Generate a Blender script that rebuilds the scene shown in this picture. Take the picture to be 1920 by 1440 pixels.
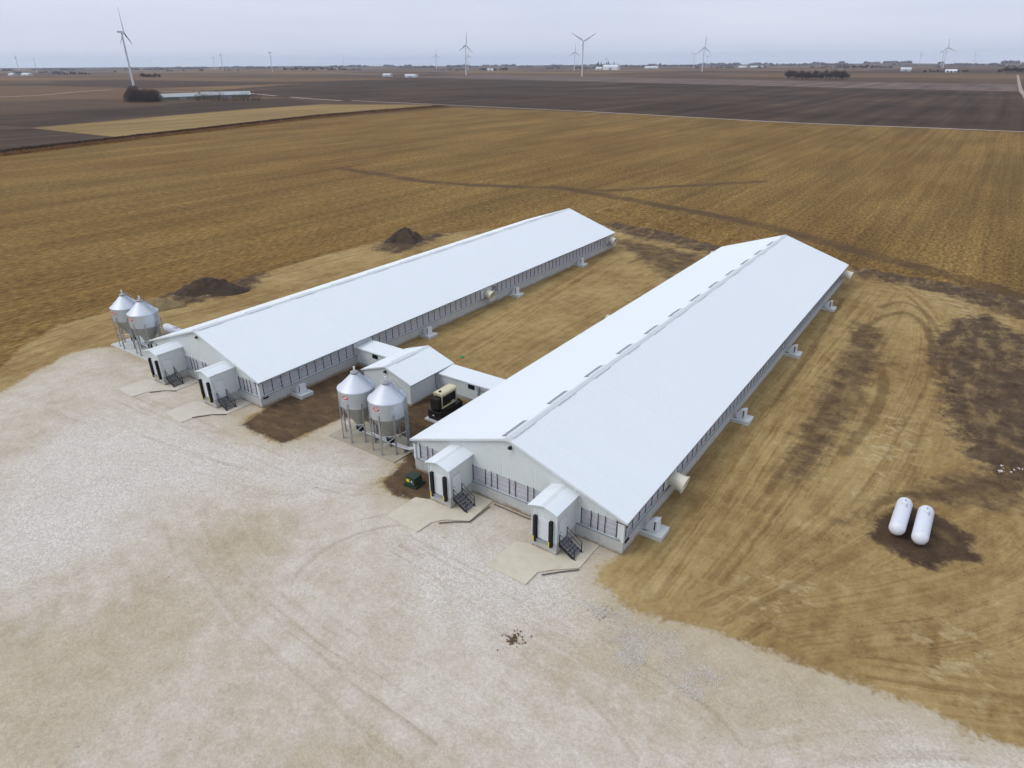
import bpy, math, random
import numpy as np
from mathutils import Vector, Matrix
random.seed(7); rng = np.random.default_rng(11)
for o in list(bpy.data.objects): bpy.data.objects.remove(o)
S = bpy.context.scene; C = S.collection; R = math.radians; PI = math.pi

# ------------------------------------------------------------------ camera
cam = bpy.data.cameras.new('camera'); cam_o = bpy.data.objects.new('camera', cam); C.objects.link(cam_o)
cam.sensor_width = 36; cam.lens = 1235.4 / 1920 * 36; cam.clip_start = 0.5; cam.clip_end = 60000
yaw, pitch, roll = -0.6108, 0.4529, -0.0055
fwd = Vector((math.sin(yaw) * math.cos(pitch), math.cos(yaw) * math.cos(pitch), -math.sin(pitch)))
rt = Vector((math.cos(yaw), -math.sin(yaw), 0)); up = rt.cross(fwd)
r2 = math.cos(roll) * rt + math.sin(roll) * up; u2 = -math.sin(roll) * rt + math.cos(roll) * up
M = Matrix((r2, u2, -fwd)).transposed().to_4x4(); M.translation = Vector((42.85, -42.537, 38.827))
cam_o.matrix_world = M; S.camera = cam_o
S.render.resolution_x, S.render.resolution_y = 1024, 768

# ------------------------------------------------------------------ sky, sun, exposure
SUN_EL, SUN_AZ = R(48), R(222)            # azimuth clockwise from +y: the light comes from behind the camera's left
W = bpy.data.worlds.new('World'); S.world = W; W.use_nodes = True
wn, wl = W.node_tree.nodes, W.node_tree.links
for n in list(wn): wn.remove(n)
out = wn.new('ShaderNodeOutputWorld'); bg = wn.new('ShaderNodeBackground'); bg.inputs['Strength'].default_value = 0.1
sky = wn.new('ShaderNodeTexSky'); sky.sky_type = 'NISHITA'; sky.sun_disc = False
sky.sun_elevation = SUN_EL; sky.sun_rotation = SUN_AZ; sky.altitude = 300; sky.dust_density = 2.0
tc = wn.new('ShaderNodeTexCoord'); mp = wn.new('ShaderNodeMapping'); mp.inputs['Scale'].default_value = (1.2, 1.2, 11)
ns = wn.new('ShaderNodeTexNoise'); ns.inputs['Scale'].default_value = 1.6; ns.inputs['Detail'].default_value = 6; ns.inputs['Roughness'].default_value = 0.55
cr = wn.new('ShaderNodeValToRGB'); cr.color_ramp.elements[0].position = 0.3; cr.color_ramp.elements[1].position = 0.72
cr.color_ramp.elements[0].color = (5.35, 5.85, 7.25, 1); cr.color_ramp.elements[1].color = (6.2, 6.55, 7.75, 1)
mx = wn.new('ShaderNodeMixRGB'); mx.inputs[0].default_value = 0.88     # closed cloud deck over the clear sky
wl.new(tc.outputs['Generated'], mp.inputs['Vector']); wl.new(mp.outputs[0], ns.inputs['Vector']); wl.new(ns.outputs['Fac'], cr.inputs[0])
wl.new(sky.outputs[0], mx.inputs[1]); wl.new(cr.outputs[0], mx.inputs[2]); wl.new(mx.outputs[0], bg.inputs['Color']); wl.new(bg.outputs[0], out.inputs['Surface'])
sl = bpy.data.lights.new('sun', 'SUN'); sl.energy = 1.2; sl.angle = R(35); sl.color = (1.0, 0.96, 0.9)
so = bpy.data.objects.new('sun', sl); C.objects.link(so); so.location = (0, -60, 90)
sd = Vector((math.sin(SUN_AZ) * math.cos(SUN_EL), math.cos(SUN_AZ) * math.cos(SUN_EL), math.sin(SUN_EL)))
so.rotation_euler = sd.to_track_quat('Z', 'Y').to_euler()
S.view_settings.view_transform = 'Standard'; S.view_settings.look = 'None'; S.view_settings.gamma = 1.0
S.view_settings.exposure = 0.3; S.view_settings.use_curve_mapping = False
S.cycles.use_adaptive_sampling = True; S.cycles.adaptive_threshold = 0.04; S.cycles.adaptive_min_samples = 24; S.cycles.time_limit = 1100
S.cycles.max_bounces = 5; S.cycles.diffuse_bounces = 2; S.cycles.glossy_bounces = 2; S.cycles.volume_bounces = 2; S.cycles.transmission_bounces = 1; S.cycles.caustics_reflective = False; S.cycles.caustics_refractive = False

# ------------------------------------------------------------------ node helper
class NT:
    def __init__(s, name, rough=0.8, metal=0.0, spec=0.3):
        s.m = bpy.data.materials.new(name); s.m.use_nodes = True; s.n = s.m.node_tree.nodes; s.l = s.m.node_tree.links
        s.b = s.n['Principled BSDF']; s.b.inputs['Roughness'].default_value = rough; s.b.inputs['Metallic'].default_value = metal
        s.b.inputs['Specular IOR Level'].default_value = spec
    def put(s, sock, v):
        if isinstance(v, (int, float)): sock.default_value = v
        elif isinstance(v, tuple): sock.default_value = v if len(v) == len(sock.default_value) else v + (1,)
        else: s.l.new(v, sock)
    def pos(s): return s.n.new('ShaderNodeTexCoord').outputs['Object']
    def mapv(s, v, scale=(1, 1, 1), rot=0.0, loc=(0, 0, 0)):
        k = s.n.new('ShaderNodeMapping'); s.l.new(v, k.inputs[0]); k.inputs['Scale'].default_value = scale
        k.inputs['Rotation'].default_value = (0, 0, rot); k.inputs['Location'].default_value = loc; return k.outputs[0]
    def noise(s, v, sc, det=4, ro=0.55, dist=0.0):
        k = s.n.new('ShaderNodeTexNoise'); s.l.new(v, k.inputs['Vector']); k.inputs['Scale'].default_value = sc
        k.inputs['Detail'].default_value = det; k.inputs['Roughness'].default_value = ro; k.inputs['Distortion'].default_value = dist; return k.outputs['Fac']
    def voro(s, v, sc, out='Color'):
        k = s.n.new('ShaderNodeTexVoronoi'); s.l.new(v, k.inputs['Vector']); k.inputs['Scale'].default_value = sc; return k.outputs[out]
    def attr(s, name):
        k = s.n.new('ShaderNodeAttribute'); k.attribute_name = name; return k.outputs['Fac']
    def comb(s, x, y, z=0.0):
        k = s.n.new('ShaderNodeCombineXYZ')
        for i, v in enumerate((x, y, z)): s.put(k.inputs[i], v)
        return k.outputs[0]
    def math(s, op, a, b=0.0, c=0.0):
        k = s.n.new('ShaderNodeMath'); k.operation = op
        for i, v in enumerate((a, b, c)): s.put(k.inputs[i], v)
        return k.outputs[0]
    def step(s, v, lo, hi, a=0.0, b=1.0):
        k = s.n.new('ShaderNodeMapRange'); k.interpolation_type = 'SMOOTHSTEP'; s.put(k.inputs[0], v)
        for i, q in enumerate((lo, hi, a, b)): k.inputs[i + 1].default_value = q
        return k.outputs[0]
    def mix(s, f, a, b, mode='MIX'):
        k = s.n.new('ShaderNodeMixRGB'); k.blend_type = mode; s.put(k.inputs[0], f); s.put(k.inputs[1], a); s.put(k.inputs[2], b); return k.outputs[0]
    def ramp(s, v, pts):
        k = s.n.new('ShaderNodeValToRGB'); e = k.color_ramp.elements; s.l.new(v, k.inputs[0])
        e[0].position = pts[0][0]; e[0].color = pts[0][1] + (1,); e[1].position = pts[-1][0]; e[1].color = pts[-1][1] + (1,)
        for p, c in pts[1:-1]: q = e.new(p); q.color = c + (1,)
        return k.outputs[0]
    def gain(s, col, v, lo, hi):                    # multiply a colour by a grey factor that runs lo..hi with v in 0..1
        f = s.math('MULTIPLY_ADD', v, hi - lo, lo); return s.mix(1.0, col, s.comb(f, f, f), 'MULTIPLY')
    def bump(s, h, st=0.5, d=0.05):
        k = s.n.new('ShaderNodeBump'); k.inputs['Strength'].default_value = st; k.inputs['Distance'].default_value = d
        s.l.new(h, k.inputs['Height']); s.l.new(k.outputs[0], s.b.inputs['Normal'])
    def col(s, c): s.put(s.b.inputs['Base Color'], c); return s.m

def plain(name, c, rough=0.6, metal=0.0, var=0.12, sc=1.5, spec=0.3, dirt=None):
    t = NT(name, rough, metal, spec); p = t.pos()
    k = t.gain(c + (1,), t.noise(p, sc, 6, 0.6), 1 - var, 1 + var)
    if dirt: k = t.mix(t.step(t.noise(p, sc * 0.6, 7, 0.65), 0.55, 0.8, 0, dirt[0]), k, dirt[1])
    return t.col(k)
M_ = {}
M_['roof'] = plain('white_painted_steel', (0.695, 0.752, 0.775), 0.42, 0.0, 0.025, 0.25, 0.35, (0.35, (0.655, 0.715, 0.74)))
def roof_mat():
    t = NT('white_painted_steel', 0.42, 0, 0.35); p = t.pos(); sheets = t.n.new('ShaderNodeTexVoronoi'); sheets.voronoi_dimensions = '1D'; sheets.inputs['Scale'].default_value = 1.09
    sp_ = t.n.new('ShaderNodeSeparateXYZ'); t.l.new(p, sp_.inputs[0]); t.l.new(sp_.outputs[1], sheets.inputs['W']); q = t.n.new('ShaderNodeSeparateColor'); t.l.new(sheets.outputs['Color'], q.inputs[0])
    c = t.gain((0.765, 0.812, 0.825, 1), q.outputs[0], 0.992, 1.006); c = t.gain(c, t.noise(t.mapv(p, (0.12, 0.9, 0.12)), 1.0, 5, 0.6), 0.985, 1.015)
    c = t.mix(t.step(t.noise(p, 0.22, 6, 0.65), 0.52, 0.8, 0, 0.3), c, (0.71, 0.765, 0.785, 1)); return t.col(c)
M_['roof'] = roof_mat()
M_['wall'] = plain('white_steel_siding', (0.625, 0.67, 0.655), 0.5, 0.0, 0.03, 0.4, 0.3, (0.4, (0.55, 0.58, 0.55)))
M_['trim'] = plain('white_trim', (0.66, 0.70, 0.70), 0.5, 0.0, 0.03)
M_['door'] = plain('white_door_panel', (0.66, 0.69, 0.70), 0.45, 0.0, 0.02)
def concrete_mat():
    t = NT('poured_concrete', 0.9, 0, 0.2); p = t.pos(); n = t.noise(p, 0.9, 6, 0.6); f = t.noise(t.mapv(p, (1.2, 1.2, 0.35)), 1.0, 5, 0.65); sp_ = t.n.new('ShaderNodeSeparateXYZ'); t.l.new(p, sp_.inputs[0])
    c = t.gain((0.49, 0.50, 0.475, 1), n, 0.84, 1.14); c = t.mix(t.step(f, 0.52, 0.72, 0, 0.55), c, (0.40, 0.37, 0.31, 1))
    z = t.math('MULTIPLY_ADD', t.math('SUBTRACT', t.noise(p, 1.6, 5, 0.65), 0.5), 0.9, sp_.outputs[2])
    return t.col(t.mix(t.step(z, 0.42, -0.05, 0, 0.85), c, (0.27, 0.19, 0.105, 1)))  # mud-brown band near the ground, painted in to stand for contact shadow
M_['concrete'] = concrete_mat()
M_['slab_pale'] = plain('dusty_pale_slab', (0.60, 0.55, 0.46), 0.9, 0.0, 0.16, 0.8, 0.2, (0.9, (0.56, 0.49, 0.38)))
M_['slab'] = plain('dusty_concrete_slab', (0.60, 0.55, 0.43), 0.9, 0.0, 0.16, 0.9, 0.2, (0.85, (0.50, 0.42, 0.29)))
M_['pad'] = plain('pale_concrete', (0.58, 0.60, 0.57), 0.9, 0.0, 0.08, 0.9, 0.2, (0.5, (0.52, 0.50, 0.44)))
M_['pad_soiled'] = plain('soiled_concrete', (0.40, 0.36, 0.27), 0.9, 0.0, 0.18, 0.6, 0.2, (0.9, (0.27, 0.21, 0.13)))
M_['black'] = plain('black_steel', (0.018, 0.017, 0.018), 0.5, 0.0, 0.2)
M_['rubber'] = plain('black_rubber', (0.014, 0.013, 0.014), 0.8, 0.0, 0.3)
M_['tread'] = plain('dark_grey_grating', (0.17, 0.175, 0.19), 0.7, 0.0, 0.3, 8)
M_['yellow'] = plain('yellow_paint', (0.75, 0.55, 0.03), 0.5, 0.0, 0.1)
M_['yellowgreen'] = plain('yellow_label', (0.72, 0.68, 0.02), 0.5, 0.0, 0.05)
M_['cable'] = plain('white_cable', (0.68, 0.68, 0.70), 0.6)
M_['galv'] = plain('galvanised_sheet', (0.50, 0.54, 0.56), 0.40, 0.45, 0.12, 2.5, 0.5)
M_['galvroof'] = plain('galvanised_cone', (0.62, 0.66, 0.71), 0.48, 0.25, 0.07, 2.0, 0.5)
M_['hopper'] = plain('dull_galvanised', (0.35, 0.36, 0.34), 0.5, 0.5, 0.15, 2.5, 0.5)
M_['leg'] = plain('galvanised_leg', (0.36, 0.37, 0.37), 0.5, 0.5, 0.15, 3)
M_['ladder'] = plain('ladder_steel', (0.30, 0.36, 0.42), 0.5, 0.4, 0.15, 3)
M_['pvc'] = plain('white_pvc', (0.70, 0.71, 0.72), 0.4)
M_['red'] = plain('red_enamel', (0.50, 0.012, 0.03), 0.4)
M_['white'] = plain('white_enamel', (0.72, 0.74, 0.76), 0.35, 0.0, 0.02)
M_['tank'] = plain('white_tank_paint', (0.70, 0.73, 0.78), 0.35, 0.0, 0.02, 1, 0.4)
M_['cream'] = plain('cream_fibreglass', (0.64, 0.61, 0.50), 0.45, 0.0, 0.05)
M_['creaminner'] = plain('cream_liner', (0.58, 0.50, 0.36), 0.6, 0.0, 0.05)
M_['gencream'] = plain('cream_enclosure', (0.62, 0.57, 0.36), 0.45, 0.0, 0.05)
M_['louvre'] = plain('black_louvre', (0.020, 0.018, 0.016), 0.6)
M_['green'] = plain('green_enamel', (0.030, 0.050, 0.034), 0.45, 0.0, 0.1)
M_['greenlid'] = plain('green_plastic', (0.02, 0.30, 0.10), 0.5)
M_['wood'] = plain('raw_timber', (0.50, 0.38, 0.20), 0.8, 0.0, 0.2, 6)
M_['board'] = plain('weathered_board', (0.10, 0.09, 0.08), 0.9, 0.0, 0.3, 4)
M_['box'] = plain('grey_enclosure', (0.28, 0.31, 0.33), 0.5)
M_['glass'] = plain('dark_window_glass', (0.012, 0.014, 0.018), 0.12, 0.0, 0.1, 1, 0.5)
M_['vent'] = plain('grey_vent_mesh', (0.27, 0.30, 0.33), 0.7, 0.0, 0.15, 3)
M_['vent_light'] = plain('pale_vent_mesh', (0.56, 0.59, 0.62), 0.7, 0.0, 0.1, 3)
M_['mast'] = plain('turbine_white', (0.66, 0.67, 0.70), 0.5, 0.0, 0.03, 0.05)
M_['darkblade'] = plain('dark_blade', (0.045, 0.045, 0.055), 0.5, 0.0, 0.05, 0.05)
M_['shedroof'] = plain('pale_shed_roof', (0.60, 0.63, 0.66), 0.6, 0.0, 0.08, 0.1)
M_['shedteal'] = plain('pale_teal_roof', (0.40, 0.43, 0.43), 0.6, 0.0, 0.12, 0.1)
M_['shedwall'] = plain('shed_cladding', (0.50, 0.52, 0.50), 0.7, 0.0, 0.1, 0.1)
M_['shedgreen'] = plain('green_cladding', (0.16, 0.21, 0.15), 0.7, 0.0, 0.1, 0.1)
M_['bark'] = plain('bare_bark', (0.075, 0.06, 0.052), 0.9, 0.0, 0.3, 2)
M_['twig'] = plain('bare_twigs', (0.115, 0.085, 0.075), 0.9, 0.0, 0.35, 0.4)
M_['needle'] = plain('dark_needles', (0.028, 0.040, 0.034), 0.9, 0.0, 0.35, 0.5)
M_['stone'] = plain('limestone_chip', (0.66, 0.64, 0.60), 0.9, 0.0, 0.35, 5)
M_['clod'] = plain('soil_clod', (0.14, 0.085, 0.045), 0.95, 0.0, 0.4, 2)
def curtain_mat():
    t = NT('grey_curtain_fabric', 0.75, 0, 0.2); p = t.pos(); w = t.n.new('ShaderNodeTexWave'); w.wave_type = 'BANDS'; w.bands_direction = 'Z'
    w.inputs['Scale'].default_value = 3.4; w.inputs['Distortion'].default_value = 0.6; t.l.new(p, w.inputs[0])
    c = t.gain((0.50, 0.50, 0.53, 1), w.outputs['Fac'], 0.82, 1.1); c = t.gain(c, t.noise(p, 0.9, 5), 0.85, 1.15); t.bump(w.outputs['Fac'], 0.4, 0.04); return t.col(c)
M_['curtain'] = curtain_mat()
def soil_mat(name, lo, hi):
    t = NT(name, 0.95, 0, 0.1); p = t.pos(); n = t.noise(p, 0.9, 9, 0.68); f = t.noise(p, 5, 6, 0.7)
    c = t.gain(t.ramp(n, [(0.3, lo), (0.75, hi)]), f, 0.6, 1.4); t.bump(t.math('ADD', n, f), 0.9, 0.25); return t.col(c)
M_['topsoil'] = soil_mat('dark_topsoil', (0.050, 0.037, 0.027), (0.120, 0.088, 0.062))
M_['sand'] = soil_mat('sandy_spoil', (0.20, 0.15, 0.075), (0.33, 0.25, 0.13))

# ------------------------------------------------------------------ mesh helper
class MB:
    def __init__(s): s.v = []; s.f = []
    def add(s, vs, fs): k = len(s.v); s.v += [tuple(x) for x in vs]; s.f += [tuple(i + k for i in f) for f in fs]; return s
    def box(s, x0, x1, y0, y1, z0, z1):
        return s.add([(x, y, z) for z in (z0, z1) for x, y in ((x0, y0), (x1, y0), (x1, y1), (x0, y1))],
                     [(3, 2, 1, 0), (4, 5, 6, 7), (0, 1, 5, 4), (1, 2, 6, 5), (2, 3, 7, 6), (3, 0, 4, 7)])
    def prism(s, pts, z0, z1):                       # vertical prism over a ccw outline
        n = len(pts); return s.add([(x, y, z0) for x, y in pts] + [(x, y, z1) for x, y in pts],
            [tuple(range(n))[::-1], tuple(range(n, 2 * n))] + [(i, (i + 1) % n, n + (i + 1) % n, n + i) for i in range(n)])
    def extr(s, pts, axis, a0, a1):                  # outline in the plane across axis, extruded along it
        n = len(pts); f = (lambda p, a: (p[0], a, p[1])) if axis == 'y' else (lambda p, a: (a, p[0], p[1]))
        return s.add([f(p, a0) for p in pts] + [f(p, a1) for p in pts],
            [tuple(range(n)), tuple(range(n, 2 * n))[::-1]] + [(i, n + i, n + (i + 1) % n, (i + 1) % n) for i in range(n)])
    def tube(s, path, r, n=6, cap=True):
        path = [Vector(p) for p in path]; rs = r if isinstance(r, (list, tuple)) else [r] * len(path); k0 = len(s.v)
        for i, p in enumerate(path):
            d = (path[min(i + 1, len(path) - 1)] - path[max(i - 1, 0)]).normalized()
            a = d.orthogonal().normalized() if abs(d.z) > 0.9 else d.cross(Vector((0, 0, 1))).normalized(); b = d.cross(a)
            s.v += [tuple(p + rs[i] * (math.cos(t) * a + math.sin(t) * b)) for t in (2 * PI * j / n for j in range(n))]
        for i in range(len(path) - 1):
            for j in range(n):
                q = k0 + i * n; s.f.append((q + j, q + (j + 1) % n, q + n + (j + 1) % n, q + n + j))
        if cap: s.f.append(tuple(k0 + j for j in range(n))[::-1]); s.f.append(tuple(k0 + (len(path) - 1) * n + j for j in range(n)))
        return s
    def bar(s, a, b, w): return s.tube([a, b], w, 4)
    def lathe(s, prof, n=24, c=(0, 0), closed=False):  # prof: (r, z)
        k0 = len(s.v)
        for r, z in prof: s.v += [(c[0] + r * math.cos(2 * PI * j / n), c[1] + r * math.sin(2 * PI * j / n), z) for j in range(n)]
        for i in range(len(prof) - 1):
            for j in range(n): q = k0 + i * n; s.f.append((q + j, q + (j + 1) % n, q + n + (j + 1) % n, q + n + j))
        return s
    def mesh(s, name, mat, smooth=False):
        m = bpy.data.meshes.new(name); m.from_pydata(s.v, [], s.f); m.materials.append(M_[mat] if isinstance(mat, str) else mat)
        if smooth: m.polygons.foreach_set('use_smooth', [True] * len(m.polygons))
        m.update(); return m
    def build(s, name, mat, parent=None, smooth=False, loc=(0, 0, 0)):
        return inst(name, s.mesh(name, mat, smooth), parent, loc)
def inst(name, mesh, parent=None, loc=(0, 0, 0), rz=0.0):
    o = bpy.data.objects.new(name, mesh); C.objects.link(o); o.parent = parent; o.location = loc; o.rotation_euler = (0, 0, rz); return o
def tag(o, label, cat=None, group=None, kind=None):
    o['label'] = label
    if cat: o['category'] = cat
    if group: o['group'] = group
    if kind: o['kind'] = kind
    return o
def thing(name, label, cat, loc=(0, 0, 0), rz=0.0, group=None):
    o = bpy.data.objects.new(name, None); C.objects.link(o); o.location = loc; o.rotation_euler = (0, 0, rz); o.empty_display_size = 0.3
    return tag(o, label, cat, group)
def smooth_by_angle(o, deg=35):
    m = o.data; m.polygons.foreach_set('use_smooth', [True] * len(m.polygons)); m.set_sharp_from_angle(angle=R(deg)); return o

# ------------------------------------------------------------------ noise for terrain
_tab = rng.random((256, 256))
def vnoise(x, y):
    xi, yi = np.floor(x).astype(int), np.floor(y).astype(int); fx, fy = x - xi, y - yi
    fx = fx * fx * (3 - 2 * fx); fy = fy * fy * (3 - 2 * fy); t = lambda a, b: _tab[a & 255, b & 255]
    return (t(xi, yi) * (1 - fx) + t(xi + 1, yi) * fx) * (1 - fy) + (t(xi, yi + 1) * (1 - fx) + t(xi + 1, yi + 1) * fx) * fy
def fbm(x, y, o=4):
    r = 0; a = 0.5
    for i in range(o): r = r + a * vnoise(x * 2 ** i + 17 * i, y * 2 ** i + 5 * i); a *= 0.5
    return r / (1 - 0.5 ** o)
def sstep(v, a, b): t = np.clip((v - a) / (b - a), 0, 1); return t * t * (3 - 2 * t)
def hill(x, y):                                  # rolling country begins well beyond the farm's own fields
    x = np.asarray(x, float); y = np.asarray(y, float); d = np.hypot(x - 43, y + 43)
    return sstep(d, 2700, 5000) * (fbm(x / 1500 + 40, y / 1500 + 9, 3) * 26 - 14) + sstep(d, 6000, 14000) * (fbm(x / 3500 + 3, y / 3500 + 70, 2) * 60 - 28)
def poly_sdf(x, y, pts):                         # positive inside
    d = np.full(x.shape, 1e9); ins = np.zeros(x.shape, bool); n = len(pts)
    for i in range(n):
        (ax, ay), (bx, by) = pts[i], pts[(i + 1) % n]; ex, ey = bx - ax, by - ay
        t = np.clip(((x - ax) * ex + (y - ay) * ey) / (ex * ex + ey * ey + 1e-9), 0, 1)
        d = np.minimum(d, np.hypot(x - ax - t * ex, y - ay - t * ey))
        c = (ay > y) != (by > y); ins ^= c & (x < (bx - ax) * (y - ay) / (by - ay + 1e-12) + ax)
    return np.where(ins, d, -d)
def line_dist(x, y, pts):                        # unsigned distance, signed side offset, arc length
    d = np.full(x.shape, 1e9); u = np.zeros(x.shape); v = np.zeros(x.shape); acc = 0
    for (ax, ay), (bx, by) in zip(pts[:-1], pts[1:]):
        ex, ey = bx - ax, by - ay; L = math.hypot(ex, ey); t = np.clip(((x - ax) * ex + (y - ay) * ey) / (L * L), 0, 1)
        q = np.hypot(x - ax - t * ex, y - ay - t * ey); k = q < d
        d = np.where(k, q, d); u = np.where(k, q * np.sign(ex * (y - ay) - ey * (x - ax)), u); v = np.where(k, acc + t * L, v); acc += L
    return d, u, v
def curve(pts, n=8):                             # Catmull-Rom through points
    P = [np.array(p, float) for p in pts]; P = [2 * P[0] - P[1]] + P + [2 * P[-1] - P[-2]]; o = []
    for i in range(1, len(P) - 2):
        for k in range(n):
            t = k / n; o.append(tuple(0.5 * ((2 * P[i]) + (-P[i - 1] + P[i + 1]) * t + (2 * P[i - 1] - 5 * P[i] + 4 * P[i + 1] - P[i + 2]) * t ** 2 + (-P[i - 1] + 3 * P[i] - 3 * P[i + 1] + P[i + 2]) * t ** 3)))
    return o + [tuple(P[-2])]

# ------------------------------------------------------------------ the ground: one sheet to the horizon
def axis(a, b, h, mid, far):
    c = list(np.arange(a, b + h / 2, h)); s, x = h, b; hi = []
    while x < far: s *= (1.03 if x - b < mid else 1.12); x += s; hi.append(x)
    s, x = h, a; lo = []
    while x > -far: s *= (1.03 if a - x < mid else 1.12); x -= s; lo.append(x)
    return np.array(lo[::-1] + c + hi)
gx, gy = axis(-82, 60, 0.42, 420, 14500), axis(-46, 125, 0.42, 420, 14500)
X, Y = np.meshgrid(gx, gy, indexing='ij')
SITE = [(-75, -70), (-75, -30), (-66.4, -14.1), (-72.8, -8.9), (-78, -1.4), (-78.3, 8), (-79.4, 20.1), (-75, 25.1), (-75.8, 35.3), (-76.3, 52.5), (-75, 71.4), (-67.8, 85), (-58, 101), (-48, 112), (-35.3, 119.2), (-19.8, 116.5), (-4.4, 111), (10, 110), (24.9, 109), (34.6, 108), (47.9, 106), (53.6, 103), (75, 95), (110, 60), (110, -70)]
GRAVEL = [(-58, -30), (-57.6, -17.4), (-60.6, -12.4), (-64.0, -5.9), (-63.2, -2.4), (-60.1, -0.3), (-53, 0.0), (-49, 1), (-25, 1), (-24.6, -2.0), (-23.6, -4.7), (-20, -5.0), (-15.6, -4.7), (-15, -1.8), (-14.6, 3.2), (-13.2, 4.6), (-12, 3), (-3, 2), (-1.6, -0.6), (-1.2, -3.4), (-0.2, -4.4), (2.0, -4.8), (5.3, -3.6), (6, 2), (24.4, 2), (24.3, -0.8), (23.4, -2.6), (24.4, -4.0), (26.1, -4.3), (27.9, -5.2), (33.9, -3.7), (40.3, -3.0), (45.1, -2.4), (49.8, -2.1), (51, -2.9), (53.5, -1.8), (75, -1), (75, -70), (-60, -70)]
SOIL = [[(-25, 0.5), (-24.2, -2.0), (-23.4, -4.8), (-15.6, -4.6), (-14.8, 3), (-13, 4.6), (-3, 4.4), (-1.5, -0.6), (-1.0, -3.6), (2.0, -4.9), (5.4, -3.6), (5.6, 1), (0.5, 1), (0.4, 15.6), (-9.6, 15.6), (-12, 12), (-18, 10.6), (-18, 15.6), (-25, 15.6)]]
BROWN = [[(30.6, 75.2), (34.8, 73.6), (36.4, 58.0), (36.3, 42.1), (35.7, 29.4), (34.7, 20.5), (33.0, 21.1), (32.5, 30.0), (32.0, 42.8), (31.9, 57.3)],
         [(40.0, 16.2), (41.7, 20.3), (46.3, 29.0), (53.6, 38.9), (53.5, 27.4), (48.0, 25.7), (43.5, 24.2)],
         [(-29.6, 105.0), (-3.8, 101.1), (-5.2, 80.5), (-20.6, 95.4)]]
CHURN = [[(42.1, 71.7), (44.1, 84.4), (48.4, 90.4), (52.2, 84.0), (56.3, 81.3), (57.9, 56.9), (56.7, 36.1), (53.8, 33.5), (51.3, 34.2), (48.5, 36.8), (46.9, 42.8), (45.2, 46.5), (45.6, 53.0), (43.4, 60.6)],
         [(-51.1, 125.5), (-46.8, 149.7), (-30.4, 143.8), (-7.3, 130.3), (6.3, 128.9), (9.7, 115.7), (-2.2, 103.3), (-15.3, 107.4), (-23.9, 108.1), (-31.9, 112.5)], [(23.1, 109.8), (28.3, 123.7), (40.9, 118.4), (59.1, 107.9), (58.6, 91.2), (50.6, 92.5), (44.0, 98.4), (35.0, 102.0), (26.4, 102.7)],
         [(-78.5, 16.4), (-83.2, 24.6), (-83.7, 33.2), (-77.3, 39.0), (-68.9, 29.2), (-69.4, 22.6), (-70.8, 16.5)], [(-71.2, 64.0), (-76.2, 77.3), (-74.0, 85.9), (-66.5, 86.6), (-64.5, 73.3), (-63.8, 64.3)]]
DARK = [[(42.0, 15.6), (41.8, 17.4), (42.9, 19.4), (43.4, 21.8), (46.0, 23.2), (48.2, 21.8), (50.2, 20.4), (49.8, 18.6), (50.8, 17.2), (48.8, 16.0), (47.4, 13.5), (45.6, 13.5), (43.6, 14.3)]]
PALE = [[(33.9, 103.4), (42.2, 100.9), (48.9, 97.4), (53.2, 90.5), (50.0, 84.8), (44.7, 87.3), (39.3, 94.5)], [(37.0, 36.1), (41.5, 45.7), (44.7, 36.9), (43.1, 28.0), (40.0, 24.7)],
        [(34.1, 1.9), (37.1, 7.1), (40.6, 6.4), (38.6, 0.8), (35.4, -0.7)], [(45.6, 4.3), (49.5, 8.3), (52.9, 6.3), (51.5, 0.0), (47.5, -0.7)]]
TAN = [[(-9.8, -20.9), (-9.0, -16.5), (-5.8, -12.8), (-1.2, -14.0), (0.0, -18.4), (-1.5, -21.1)], [(-9.8, -37.0), (-7.3, -31.5), (-5.1, -25.1), (0.4, -22.8), (4.1, -29.1), (5.9, -34.8), (5.0, -38.7), (1.9, -40.9)], [(17.1, -10.5), (25.8, -3.8), (34.1, -4.3), (40.5, -3.9), (47.2, -3.5), (50.2, -4.1), (42.1, -10.6), (34.0, -12.1), (26.1, -15.0)], [(14.8, -28.6), (19.3, -24.6), (25.1, -23.2), (25.3, -25.4), (16.6, -30.7)], [(-17.4, -12.2), (-14.4, -7.7), (-7.7, -11.4), (-8.9, -15.4)]]
WHITE = [[(-35.3, -24.6), (-41.8, -14.6), (-29.4, -9.3), (-16.3, -4.8), (-3.2, -2.6), (-4.1, -9.0), (-12.9, -13.9), (-17.4, -18.1), (-13.6, -26.1), (-15.3, -32.9), (-26.4, -31.4)], [(6.9, -8.5), (13.0, -5.2), (24.3, -5.6), (25.3, -9.0), (19.5, -13.7), (13.2, -13.9)], [(47.5, -6.0), (53.5, -2.0), (54.5, -5.2), (46.6, -10.7)]]
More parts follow.
